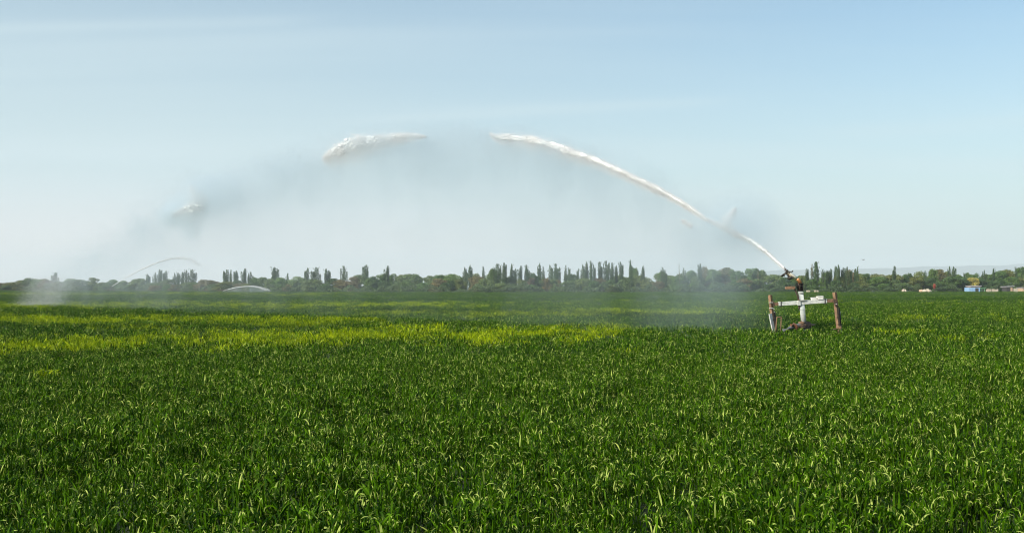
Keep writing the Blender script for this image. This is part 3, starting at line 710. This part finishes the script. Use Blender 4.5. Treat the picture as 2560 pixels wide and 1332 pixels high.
def f(mb):
    ax = gz2(530, 218) - gz2(600, 272)
    for q, r_, t_ in ((gz2(552, 236), 30, 16), (gz2(540, 226), 26, 26), (gz2(528, 216), 18, 22), (gz2(585, 260), 28, 12)): mb.disc(q, ax, r_ * u, t_ * u, 18)
    mb.beam(gz2(548, 248), gz2(560, 300), .05, .06)
B(f, 'nozzle', m_rustd)
def f(mb):
    v = Vector((0, -.06, 0))
    mb.beam(gz2(545, 245) + v, gz2(468, 316) + v, .03, 14 * u, bev=.003); mb.beam(gz2(530, 262) + v, gz2(500, 322) + v, .05, 20 * u, bev=.003, h2=8 * u)
    mb.beam(gz2(500, 285) + v, gz2(462, 322) + v, .10, 12 * u, bev=.003, w2=.16)
    mb.tube([gz2(560, 245) + v, gz2(600, 255) + v, gz2(622, 250) + v], 7 * u, 8); mb.blob(gz2(634, 240) + v, 11 * u, 11 * u, 15 * u, 2, .05)
B(f, 'drive_arm', m_black)
def f(mb):
    v = Vector((0, -.04, 0)); mb.blob(gz2(598, 346) + v, 42 * u, .07, 28 * u, 4, .05); mb.beam(gz2(560, 290) + v, gz2(585, 335) + v, .05, 26 * u)
    mb.beam(gz2(560, 318) + v, gz2(645, 352) + v, .09, 22 * u)
B(f, 'counterweight', m_black)
# base pipework
B(lambda mb: mb.tube([Z(430, 1166, -.55), Z(560, 1128, -.40), Z(700, 1102, -.20), Z(850, 1075, .0)], [26 * u, 30 * u, 34 * u, 38 * u], 18), 'feed_pipe', m_gpipe)
B(lambda mb: (mb.tube([Z(560, 1088, -.45), Z(606, 1076, -.42), Z(650, 1100, -.4), Z(660, 1160, -.4)], [24 * u, 30 * u, 28 * u, 22 * u], 14), mb.disc(Z(655, 1120, -.4), (0, 0, 1), 34 * u, 12 * u)), 'pipe_elbow', m_elbow)
B(lambda mb: (mb.blob(Z(768, 1058, -.12), 52 * u, .10, 26 * u, 5, .08), mb.tube([Z(768, 1050, -.12), Z(768, 1022, -.12)], 8 * u, 8)), 'valve_body', m_rust)
B(lambda mb: (mb.disc(Z(868, 1090, -.13), (.3, -1, 0), 58 * u, 16 * u, 28), mb.disc(Z(868, 1090, -.17), (.3, -1, 0), 26 * u, 26 * u, 18), mb.disc(Z(862, 1090, -.1), (.3, -1, 0), 50 * u, 40 * u, 28)), 'valve_wheel', m_black)
B(lambda mb: mb.beam(Z(895, 1088, -.15), Z(996, 1080, -.15), .05, 34 * u, w2=.03, h2=10 * u), 'valve_handle', m_black)
B(lambda mb: (mb.blob(Z(765, 1122, -.25), 50 * u, .10, 22 * u, 6, .12), mb.beam(Z(710, 1102, -.3), Z(815, 1085, -.3), .08, .06)), 'coupling', m_rustd)
B(lambda mb: mb.tube([Z(836, 940, .06), Z(848, 1000, .06), Z(842, 1060, .06)], .014, 8), 'cable', m_black)
B(lambda mb: mb.beam(Z(320, 1235, -.3), Z(1400, 1235, .1), .12, .10), 'skid', m_rustd)

# ------------------------------------------------------------------ water
m_water, g, out = mat('white_water')
d = N(g, 'ShaderNodeBsdfPrincipled'); d.inputs['Base Color'].default_value = (.95, .95, .95, 1); d.inputs['Roughness'].default_value = .4
t = N(g, 'ShaderNodeBsdfTranslucent'); t.inputs[0].default_value = (.96, .96, .96, 1)
mx = N(g, 'ShaderNodeMixShader'); mx.inputs[0].default_value = .35
L(g, d.outputs[0], mx.inputs[1]); L(g, t.outputs[0], mx.inputs[2]); L(g, mx.outputs[0], out.inputs[0])
OCT_V = np.array([[1, 0, 0], [-1, 0, 0], [0, 1, 0], [0, -1, 0], [0, 0, 1], [0, 0, -1]], float)
OCT_F = np.array([[0, 2, 4], [2, 1, 4], [1, 3, 4], [3, 0, 4], [2, 0, 5], [1, 2, 5], [3, 1, 5], [0, 3, 5]])
def drops(name, C, S, parent, elong=None):
    n = len(C); V = (C[:, None, :] + OCT_V[None] * S[:, None, None]).reshape(-1, 3)
    Fc = (OCT_F[None] + (np.arange(n) * 6)[:, None, None]).reshape(-1, 3)
    o = link(name, np_mesh(name, V, Fc, 3, True), m_water, parent)
    if parent: o.matrix_parent_inverse = Matrix.Translation(parent.location).inverted()
    return o
_b = bmesh.new(); bmesh.ops.create_icosphere(_b, subdivisions=1, radius=1)
ICO_V = np.array([list(v.co) for v in _b.verts]); ICO_F = np.array([[v.index for v in f.verts] for f in _b.faces]); _b.free()
_b = bmesh.new(); bmesh.ops.create_icosphere(_b, subdivisions=3, radius=1)
ICO_V3 = np.array([list(v.co) for v in _b.verts]); ICO_F3 = np.array([[v.index for v in f.verts] for f in _b.faces]); _b.free()
def foam(name, C, S, D, el, parent, r, fine=False):
    """small smooth billows of aerated water, S radii, stretched along D"""
    IV, IF = (ICO_V3, ICO_F3) if fine else (ICO_V, ICO_F)
    n = len(C); base = IV[None] * (1 + .16 * np.sin(IV[None] * 4 + r.uniform(0, 6, (n, 1, 3))).sum(2, keepdims=True) / 1.7 + (.10 * np.sin(IV[None] * 11 + r.uniform(0, 6, (n, 1, 3))).sum(2, keepdims=True) / 1.7 if fine else 0))
    V = base * S[:, None, None]; al = (V * D[:, None, :]).sum(2, keepdims=True); V = V + al * D[:, None, :] * (el - 1)
    V = (V + C[:, None, :]).reshape(-1, 3); Fc = (IF[None] + (np.arange(n) * len(IV))[:, None, None]).reshape(-1, 3)
    o = link(name, np_mesh(name, V, Fc, 3, True), m_water, parent); o.matrix_parent_inverse = Matrix.Translation(parent.location).inverted(); return o
def path_sampler(pxs):
    q = [G(*p_) for p_ in pxs]; A = np.array([list(v) for v in q]); sl = np.concatenate([[0], np.cumsum(np.linalg.norm(np.diff(A, axis=0), axis=1))])
    return lambda s: np.stack([np.interp(s, sl / sl[-1], A[:, k]) for k in range(3)], 1), sl[-1]
def fold(v): return np.clip(np.where(v < 0, -v * 3, np.where(v > 1, 1 - (v - 1) * 3, v)), .002, .998)
def jet(name, pxs, rads, n, label, seed, size=(.008, .02), core=None, lumps=8, lump_r=.2, drip=0.0, fo=None, body=None, halo=0):
    r = np.random.default_rng(seed); fn, ln = path_sampler(pxs)
    s = r.uniform(0, 1, n)
    # lumps: turbulence cells along the jet
    ls = r.uniform(0, 1, lumps); lr = r.uniform(.3, 1, lumps); lo = r.normal(0, 1, (lumps, 3))
    k = r.uniform(0, 1, n) < .65; li = r.integers(0, lumps, n)
    s = np.where(k, fold(ls[li] + r.normal(0, lump_r / max(ln, .1), n)), s)
    rad = np.interp(s, np.linspace(0, 1, len(rads)), rads)
    P_ = fn(s) + r.normal(0, 1, (n, 3)) * rad[:, None] * .42
    P_ += np.where(k, 1, 0)[:, None] * lo[li] * rad[:, None] * .45 * lr[li][:, None] + np.where(k, 1, 0)[:, None] * r.normal(0, 1, (n, 3)) * rad[:, None] * .12
    P_[:, 2] -= drip * np.abs(r.normal(0, 1, n)) * (r.uniform(0, 1, n) < .3) * rad
    b = fn(np.array([0.0]))[0]
    e = empty(name, tuple(b)); tag(e, label, 'water jet')
    drops('droplets', P_, r.uniform(size[0], size[1], n), e)
    if halo:
        sh = r.uniform(0, 1, halo); rh = np.interp(sh, np.linspace(0, 1, len(rads)), rads)
        Ph = fn(sh) + r.normal(0, 1, (halo, 3)) * rh[:, None] * .85; Ph[:, 2] -= np.abs(r.normal(0, 1, halo)) * rh * .9
        drops('fine_spray', Ph, r.uniform(.005, .010, halo), e)
    if body:
        nf, s0, s1, spread, el = body
        sf = np.sort(r.uniform(.03, .97, nf)); rf = np.interp(sf, np.linspace(0, 1, len(rads)), rads)
        dr = r.normal(0, 1, (nf, 3)); dr /= np.linalg.norm(dr, axis=1)[:, None]
        Cf = fn(sf) + dr * rf[:, None] * spread * r.uniform(0, 1, nf)[:, None]
        wv = (np.sin(sf * ln * 3.1) * .5 + np.sin(sf * ln * 7.3 + 1) * .35 + np.sin(sf * ln * 13 + 2) * .25) * rf * .33; Cf[:, 2] += wv
        D_ = fn(np.clip(sf + .004, 0, 1)) - fn(np.clip(sf - .004, 0, 1)); D_ /= np.linalg.norm(D_, axis=1)[:, None]
        foam('body', Cf, r.uniform(s0, s1, nf) * (rf / max(rads)) ** .8, D_, el, e, r, True)
    if fo:
        nf, s0, s1, spread, el = fo
        sf = r.uniform(.0, 1, nf); kk = r.uniform(0, 1, nf) < .55; lj = r.integers(0, lumps, nf)
        sf = np.where(kk, fold(ls[lj] + r.normal(0, lump_r * .6 / ln, nf)), sf)
        rf = np.interp(sf, np.linspace(0, 1, len(rads)), rads)
        dr = r.normal(0, 1, (nf, 3)); dr /= np.linalg.norm(dr, axis=1)[:, None]
        Cf = fn(sf) + dr * rf[:, None] * spread * r.uniform(.2, 1, nf)[:, None] + np.where(kk, 1, 0)[:, None] * lo[lj] * rf[:, None] * .28
        D_ = fn(np.clip(sf + .004, 0, 1)) - fn(np.clip(sf - .004, 0, 1)); D_ /= np.linalg.norm(D_, axis=1)[:, None]
        foam('foam', Cf, r.uniform(s0, s1, nf) * (rf / max(rads)) ** .7, D_, el, e, r)
    if core:
        m_ = 90; ss = np.linspace(0, 1, m_); pp = fn(ss); rr_ = np.interp(ss, np.linspace(0, 1, len(core)), core) * (1 + .22 * np.sin(ss * 90 + 2 * np.sin(ss * 31)) * ss)
        pp = pp + np.stack([np.zeros(m_), np.zeros(m_), .15 * rr_ * np.sin(ss * 67)], 1)
        mb = MB(); mb.tube([tuple(v) for v in pp], [float(x) for x in rr_], 10)
        o = mb.build('stream', m_water, e)
    return e
jet('water_jet', [(1962, 671), (1940, 651), (1915, 628), (1880, 602), (1855, 589), (1838, 582)], [.03, .04, .05, .07, .07, .08], 9000,
    'thin solid white stream leaving the nozzle of the big sprinkler gun', 1, core=[.030, .036, .045, .055, .055, .03, .008], size=(.004, .010), halo=3000)
jet('water_jet', [(1768, 549), (1740, 528), (1700, 502), (1640, 469), (1560, 432), (1490, 400), (1420, 376), (1350, 353), (1300, 346), (1262, 343), (1240, 341), (1226, 333)],
    [.035, .06, .075, .09, .11, .13, .15, .17, .17, .17, .16, .04], 34000, 'long white water pulse rising left of the sprinkler to the arc top', 2, core=[.012, .04, .045, .05, .05, .045, .04, .03, .01], lumps=60, lump_r=.25, drip=1.5, size=(.006, .014), fo=(5000, .012, .026, .6, 4.0), body=(460, .030, .075, .55, 4.5), halo=34000)
jet('water_jet', [(1064, 340), (1040, 338), (1000, 340), (960, 345), (920, 352), (880, 362), (850, 374), (826, 384), (810, 394)],
    [.02, .10, .15, .18, .24, .34, .36, .30, .10], 42000, 'thick cloudy white water pulse at the top left of the arc', 3, lumps=46, lump_r=.28, drip=1.5, size=(.006, .013), fo=(7000, .012, .028, 1.0, 2.5), body=(520, .035, .085, .95, 2.8), halo=45000)
jet('water_jet', [(506, 518), (490, 515), (470, 522), (452, 530), (430, 537)], [.38, .46, .30, .18, .08], 14000, 'small ragged white water scrap falling at the far left of the arc', 4, lumps=16, lump_r=.5, size=(.007, .016), fo=(500, .014, .030, .8, 3.0), body=(90, .05, .10, .8, 3.0), halo=9000)

jet('water_jet', [(1842, 590), (1826, 572), (1815, 556), (1832, 536), (1838, 522)], [.06, .22, .30, .22, .08], 7000, 'faint pinkish white spray tuft standing over the gap near the gun', 21, lumps=8, lump_r=.4, size=(.004, .008))
jet('water_jet', [(1838, 582), (1815, 571), (1790, 559), (1768, 549)], [.08, .12, .12, .08], 5000, 'thin broken spray bridging the gap between the two right hand streams', 22, lumps=12, lump_r=.3, size=(.004, .009))
jet('water_jet', [(1728, 566), (1716, 558), (1706, 552)], [.08, .16, .06], 1800, 'small faint spray fleck left below the gap in the stream', 23, lumps=4, lump_r=.3, size=(.004, .008))
jet('water_jet', [(512, 500), (500, 492), (488, 482), (478, 468)], [.18, .42, .34, .12], 9000, 'faint pinkish white spray tuft above the far left scrap', 14, lumps=10, lump_r=.5, size=(.006, .012), halo=4000)
def mist_mat(name, zfun_pts, Ls, Hs, dens, low, fall, thick, streak=(.42, .42, .20), stepr=.25, aniso=0.0, colr=(.86, .95, 1.0), tail=1.0):
    """density under a trajectory; object X runs along the throw, Z up"""
    m, g, out = mat(name)
    tcg = N(g, 'ShaderNodeTexCoord'); sp_ = N(g, 'ShaderNodeSeparateXYZ'); L(g, tcg.outputs['Object'], sp_.inputs[0])
    x, y, z = sp_.outputs
    fc = N(g, 'ShaderNodeFloatCurve'); cv = fc.mapping.curves[0]
    fc.mapping.use_clip = False
    P_ = [(max(0, a / Ls), b / Hs) for a, b in zfun_pts]
    cv.points[0].location = P_[0]; cv.points[1].location = P_[-1]
    for q in P_[1:-1]: cv.points.new(*q)
    fc.mapping.update()
    L(g, M(g, 'DIVIDE', x, Ls), fc.inputs['Value'])
    zj = M(g, 'MULTIPLY', fc.outputs[0], Hs)
    mp_ = N(g, 'ShaderNodeMapping'); L(g, tcg.outputs['Object'], mp_.inputs[0]); mp_.inputs['Scale'].default_value = streak; mp_.inputs['Rotation'].default_value = (0, R(-14), 0)
    nz_ = noise(g, 1.0, 5, .62, mp_.outputs[0], 1.1)
    nzb = noise(g, .8, 4, .6, tcg.outputs['Object'])
    dz = M(g, 'ADD', M(g, 'SUBTRACT', zj, z), M(g, 'MULTIPLY', M(g, 'SUBTRACT', nzb, .5), 3.0))     # metres below the trajectory
    top = smooth(g, dz, -.35, .45)
    body = M(g, 'ADD', M(g, 'MULTIPLY', M(g, 'EXPONENT', M(g, 'MULTIPLY', M(g, 'MAXIMUM', dz, 0.0), -1.0 / fall)), 1 - low), low)
    yy = M(g, 'DIVIDE', y, thick); lat = M(g, 'EXPONENT', M(g, 'MULTIPLY', M(g, 'MULTIPLY', yy, yy), -2.2))
    dd = M(g, 'MULTIPLY', M(g, 'MULTIPLY', top, body), M(g, 'MULTIPLY', lat, smooth(g, nz_, .38, .64, .12, 1.5)))
    dd = M(g, 'MULTIPLY', dd, smooth(g, x, 0.0, Ls * .05)); dd = M(g, 'MULTIPLY', dd, smooth(g, x, Ls * 1.0, Ls * .86))
    dd = M(g, 'MULTIPLY', dd, smooth(g, x, Ls * .45, Ls * .98, dens, dens * tail))
    pv = N(g, 'ShaderNodeVolumePrincipled'); pv.inputs['Color'].default_value = (*colr, 1); pv.inputs['Anisotropy'].default_value = aniso
    L(g, dd, pv.inputs['Density']); L(g, pv.outputs[0], out.inputs['Volume'])
    m.cycles.volume_step_rate = stepr
    return m
def curtain(name, traj, half, origin, direction, m, label, zlow=0.05, cat='mist', taper=.35):
    """closed prism under a trajectory, in object space X = along the throw"""
    bm = bmesh.new(); rows = []
    for i, (s, z) in enumerate(traj):
        row = []
        for y in (-half, half):
            row.append((bm.verts.new((s, y, zlow)), bm.verts.new((s, y, max(zlow + .3, z + .9)))))
        rows.append(row)
    for a, b in zip(rows, rows[1:]):
        (al, ah), (ar, arh) = a; (bl_, bh), (br, brh) = b
        for q in ((al, bl_, bh, ah), (ar, arh, brh, br), (ah, bh, brh, arh), (al, ar, br, bl_)): bm.faces.new(q)
    (al, ah), (ar, arh) = rows[0]; bm.faces.new((al, ah, arh, ar))
    (al, ah), (ar, arh) = rows[-1]; bm.faces.new((al, ar, arh, ah))
    bmesh.ops.recalc_face_normals(bm, faces=bm.faces)
    me = bpy.data.meshes.new(name); bm.to_mesh(me); bm.free()
    o = link(name, me, m); o.location = origin; o.rotation_euler[2] = math.atan2(direction[1], direction[0])
    tag(o, label, cat, kind='stuff'); return o
tr_ = [onjet(*q) for q in ((1963, 672), (1900, 616), (1840, 575), (1765, 535), (1640, 462), (1490, 394), (1350, 345), (1230, 328), (1140, 326), (1000, 332), (900, 346), (800, 378), (700, 402), (600, 425), (500, 452), (430, 510), (340, 565), (240, 620), (160, 668), (60, 705))]
for q in tr_: print('traj', round(q[0], 1), round(q[1], 2))
Ls = tr_[-1][0] + 2
m_mist = mist_mat('spray_mist', tr_ + [(Ls, tr_[-1][1] - 1)], Ls, 12.0, .38, .022, 2.0, 2.6, aniso=.35, tail=.12)
curtain('mist', tr_ + [(Ls, 1.2)], 3.6, (J0.x, J0.y, 0), (JD.x, JD.y), m_mist, 'grey veil of fine mist hanging below the main water arc')
# puff round the gap in the stream near the gun
def puff(name, c_, rx, ry, rz, dens, label, seed, colr=(.84, .94, 1.0)):
    m, g, out = mat(name + '_air')
    tcg = N(g, 'ShaderNodeTexCoord'); ln = N(g, 'ShaderNodeVectorMath', operation='LENGTH')
    sc_ = N(g, 'ShaderNodeVectorMath', operation='DIVIDE'); L(g, tcg.outputs['Object'], sc_.inputs[0]); sc_.inputs[1].default_value = (rx, ry, rz)
    L(g, sc_.outputs[0], ln.inputs[0])
    nz_ = noise(g, .9, 5, .68, tcg.outputs['Object'], .9)
    dd = M(g, 'MULTIPLY', smooth(g, M(g, 'ADD', ln.outputs['Value'], M(g, 'MULTIPLY', nz_, 1.1)), 1.45, .80), dens)
    pv = N(g, 'ShaderNodeVolumePrincipled'); pv.inputs['Color'].default_value = (*colr, 1); pv.inputs['Anisotropy'].default_value = .2; L(g, dd, pv.inputs['Density']); L(g, pv.outputs[0], out.inputs['Volume'])
    m.cycles.volume_step_rate = .5
    mb = MB(); mb.blob((0, 0, 0), rx, ry, rz, seed, 0.0); o = mb.build(name, m); o.location = c_
    o.rotation_euler[2] = math.atan2(JD.y, JD.x); tag(o, label, 'mist', kind='stuff'); return o
puff('mist', G(1835, 552), 2.3, 1.3, 1.6, .50, 'grey mist puff round the gap in the stream near the gun', 3)
puff('mist', G(1888, 590), 2.2, 1.2, 1.7, .34, 'round grey mist patch right above the nozzle stream', 13)
puff('mist', G(1780, 590), 2.8, 1.1, 1.1, .30, 'faint mist drifting under the stream near the gun', 4)
puff('mist', G(520, 490), 6.0, 2.0, 2.1, .26, 'grey mist cloud behind the falling water scrap at far left', 5)
puff('mist', G(438, 535), 3.0, 1.5, 1.3, .70, 'dark grey mist tongue at the far left tip of the arc', 15)
puff('mist', G(474, 556), 1.5, 1.2, 1.8, .55, 'small grey mist finger hanging under the far left tip', 16)
puff('mist', G(640, 460), 7.0, 2.0, 1.9, .10, 'drawn out mist wisp between the far left tip and the cloudy pulse', 17)
puff('mist', G(950, 360), 5.0, 1.6, 1.1, .10, 'grey mist hugging the thick cloudy pulse at the arc top', 6)
puff('mist', G(1010, 420), 7.0, 2.4, 2.6, .07, 'blue grey mist under the thick cloudy pulse', 18)
puff('mist', G(170, 715), 4.0, 3.0, 3.6, .004, 'pale falling spray where the main arc comes down', 8, (.95, .97, 1.0))

# falling shower of droplets where the arc lands (far left)
r = np.random.default_rng(33); n = 34000
ce = G(105, 728); u_ = r.normal(0, 1, n); z_ = r.uniform(0, 1, n)
ray = r.choice([-1.0, -.2, .35], n) * 1.0
Pd = np.stack([ce.x + (ray + u_ * .22) * 1.5 + (z_) * 1.6, ce.y + r.normal(0, 1.5, n), .3 + z_ ** 1.2 * 2.6], 1)
e = empty('falling_shower', (ce.x, ce.y, 0)); tag(e, 'faint white shower of drops landing in the crop at far left', 'water shower')
drops('droplets', Pd, r.uniform(.004, .009, n), e)

# ------------------------------------------------------------------ far sprinkler with its arc
def small_gun(px, Y, top, label, flip=1):
    b = at(px, HZ, Y); H = CAMZ + (HZ - top) / F * Y; e = empty('sprinkler_gun', (b.x, Y, 0)); tag(e, label, 'sprinkler')
    X = b.x
    MB().tube([(X, Y, 0), (X, Y, H * .78)], .10, 10).build('standpipe', m_gpipe, e)
    MB().beam((X - 1.05, Y, 1.15), (X + 1.25, Y, 1.15), .12, .16).build('crossbar', m_rustd, e)
    for s in (-1.05, 1.25): MB().beam((X + s, Y, 0), (X + s, Y, 1.5), .15, .15).build('post', m_rustd, e)
    MB().tube([(X, Y, H * .76), (X + flip * .12, Y, H * .9), (X + flip * .75, Y, H)], [.10, .09, .05], 10).build('barrel', m_rustd, e)
    MB().tube([(X, Y, H * .66), (X, Y, H * .80)], .17, 12).build('bearing', m_black, e)
    MB().beam((X + flip * .5, Y, H * .97), (X + flip * .2, Y, H * 1.03), .08, .08).build('drive_arm', m_black, e)
small_gun(276, 395, 715.5, 'tiny distant dark sprinkler gun throwing water to the right before the tree line')
small_gun(556, 345, 725.5, 'barely visible small sprinkler head at the start of the low far fountain')
def G2(px, py, Y): return at(px, py, Y)
def far_jet(pts_px, Y, rads, n, label, seed, size, core):
    r = np.random.default_rng(seed); A = np.array([list(at(px, py, Y)) for px, py in pts_px]); sl = np.concatenate([[0], np.cumsum(np.linalg.norm(np.diff(A, axis=0), axis=1))]); sl /= sl[-1]
    s = r.uniform(0, 1, n); fn = lambda q: np.stack([np.interp(q, sl, A[:, k]) for k in range(3)], 1); rad = np.interp(s, np.linspace(0, 1, len(rads)), rads)
    P_ = fn(s) + r.normal(0, 1, (n, 3)) * rad[:, None] * .5
    e = empty('water_jet', tuple(A[0])); tag(e, label, 'water jet'); drops('droplets', P_, r.uniform(*size, n), e)
    ss = np.linspace(0, 1, 60); mb = MB(); mb.tube([tuple(v) for v in fn(ss)], [float(x) for x in np.interp(ss, np.linspace(0, 1, len(core)), core)], 8); mb.build('stream', m_water, e)
FJ = [(281, 715), (300, 703), (324, 689), (350, 675), (375, 664), (400, 654), (420, 648), (440, 645), (458, 645), (475, 648), (490, 656), (501, 664)]
far_jet(FJ, 395, [.05, .10, .12, .2, .3, .5, .9, 1.1], 5000, 'thin distant water arc rising right over the left trees', 5, (.03, .07), [.05, .09, .10, .12, .11, .08, .03, .01])
LJ = [(558, 727), (572, 722.5), (590, 718.5), (610, 716), (634, 715.5), (650, 718.5), (662, 723), (674, 726)]
far_jet(LJ, 345, [.04, .08, .1, .12, .2, .4, .5], 3500, 'low white water arc close above the field before the trees', 6, (.03, .06), [.05, .09, .10, .11, .09, .04, .01])
tq = [((px - 281) / F * 395, CAMZ + (HZ - py) / F * 395) for px, py in FJ] + [((540 - 281) / F * 395, 5.0)]
mm = mist_mat('far_mist', tq, tq[-1][0], 13.0, .03, .35, 4.0, 2.5, stepr=.4)
curtain('mist', tq, 3.0, (at(281, HZ, 395).x, 395, 0), (1, 0), mm, 'pale mist falling from the distant water arc at left')
tq = [((px - 558) / F * 345, CAMZ + (HZ - py) / F * 345) for px, py in LJ]
mm = mist_mat('low_mist', tq, tq[-1][0], 3.0, .10, .5, 2.0, 2.0, stepr=.4)
curtain('mist', tq, 2.0, (at(558, HZ, 345).x, 345, 0), (1, 0), mm, 'grey spray filling the low far fountain')

# small bird far off in the sky
def bird(px, py, Y, span, label):
    c_ = at(px, py, Y); e = empty('bird', tuple(c_)); tag(e, label, 'bird')
    mb = MB(); mb.tube([c_ + Vector((-.16, 0, .02)), c_ + Vector((-.08, 0, .01)), c_, c_ + Vector((.10, 0, -.01)), c_ + Vector((.2, 0, -.03))], [.008, .035, .045, .03, .012], 8)
    o = mb.build('body', m_black, e)
    for s in (-1, 1):
        mb = MB(); mb.beam(c_ + Vector((s * .03, 0, .01)), c_ + Vector((s * span * .26, .05, .05)), .11, .012, bev=0, w2=.09); mb.beam(c_ + Vector((s * span * .26, .05, .05)), c_ + Vector((s * span * .5, .16, .01)), .09, .010, bev=0, w2=.02)
        mb.build('wing', m_black, e)
bird(2158, 649, 150, .62, 'tiny bird gliding in the pale sky above the right trees')

# ------------------------------------------------------------------ haze
m_haze, g, out = mat('haze_air')
pv = N(g, 'ShaderNodeVolumePrincipled'); pv.inputs['Color'].default_value = (.82, .91, .97, 1); pv.inputs['Density'].default_value = .00014
L(g, pv.outputs[0], out.inputs['Volume'])
mb = MB(); mb.beam((-9600, 0, 124), (9600, 0, 124), 19200, 254, bev=0)
hz = mb.build('haze', m_haze); tag(hz, 'thin pale summer haze in the air over the plain', 'haze', kind='stuff')
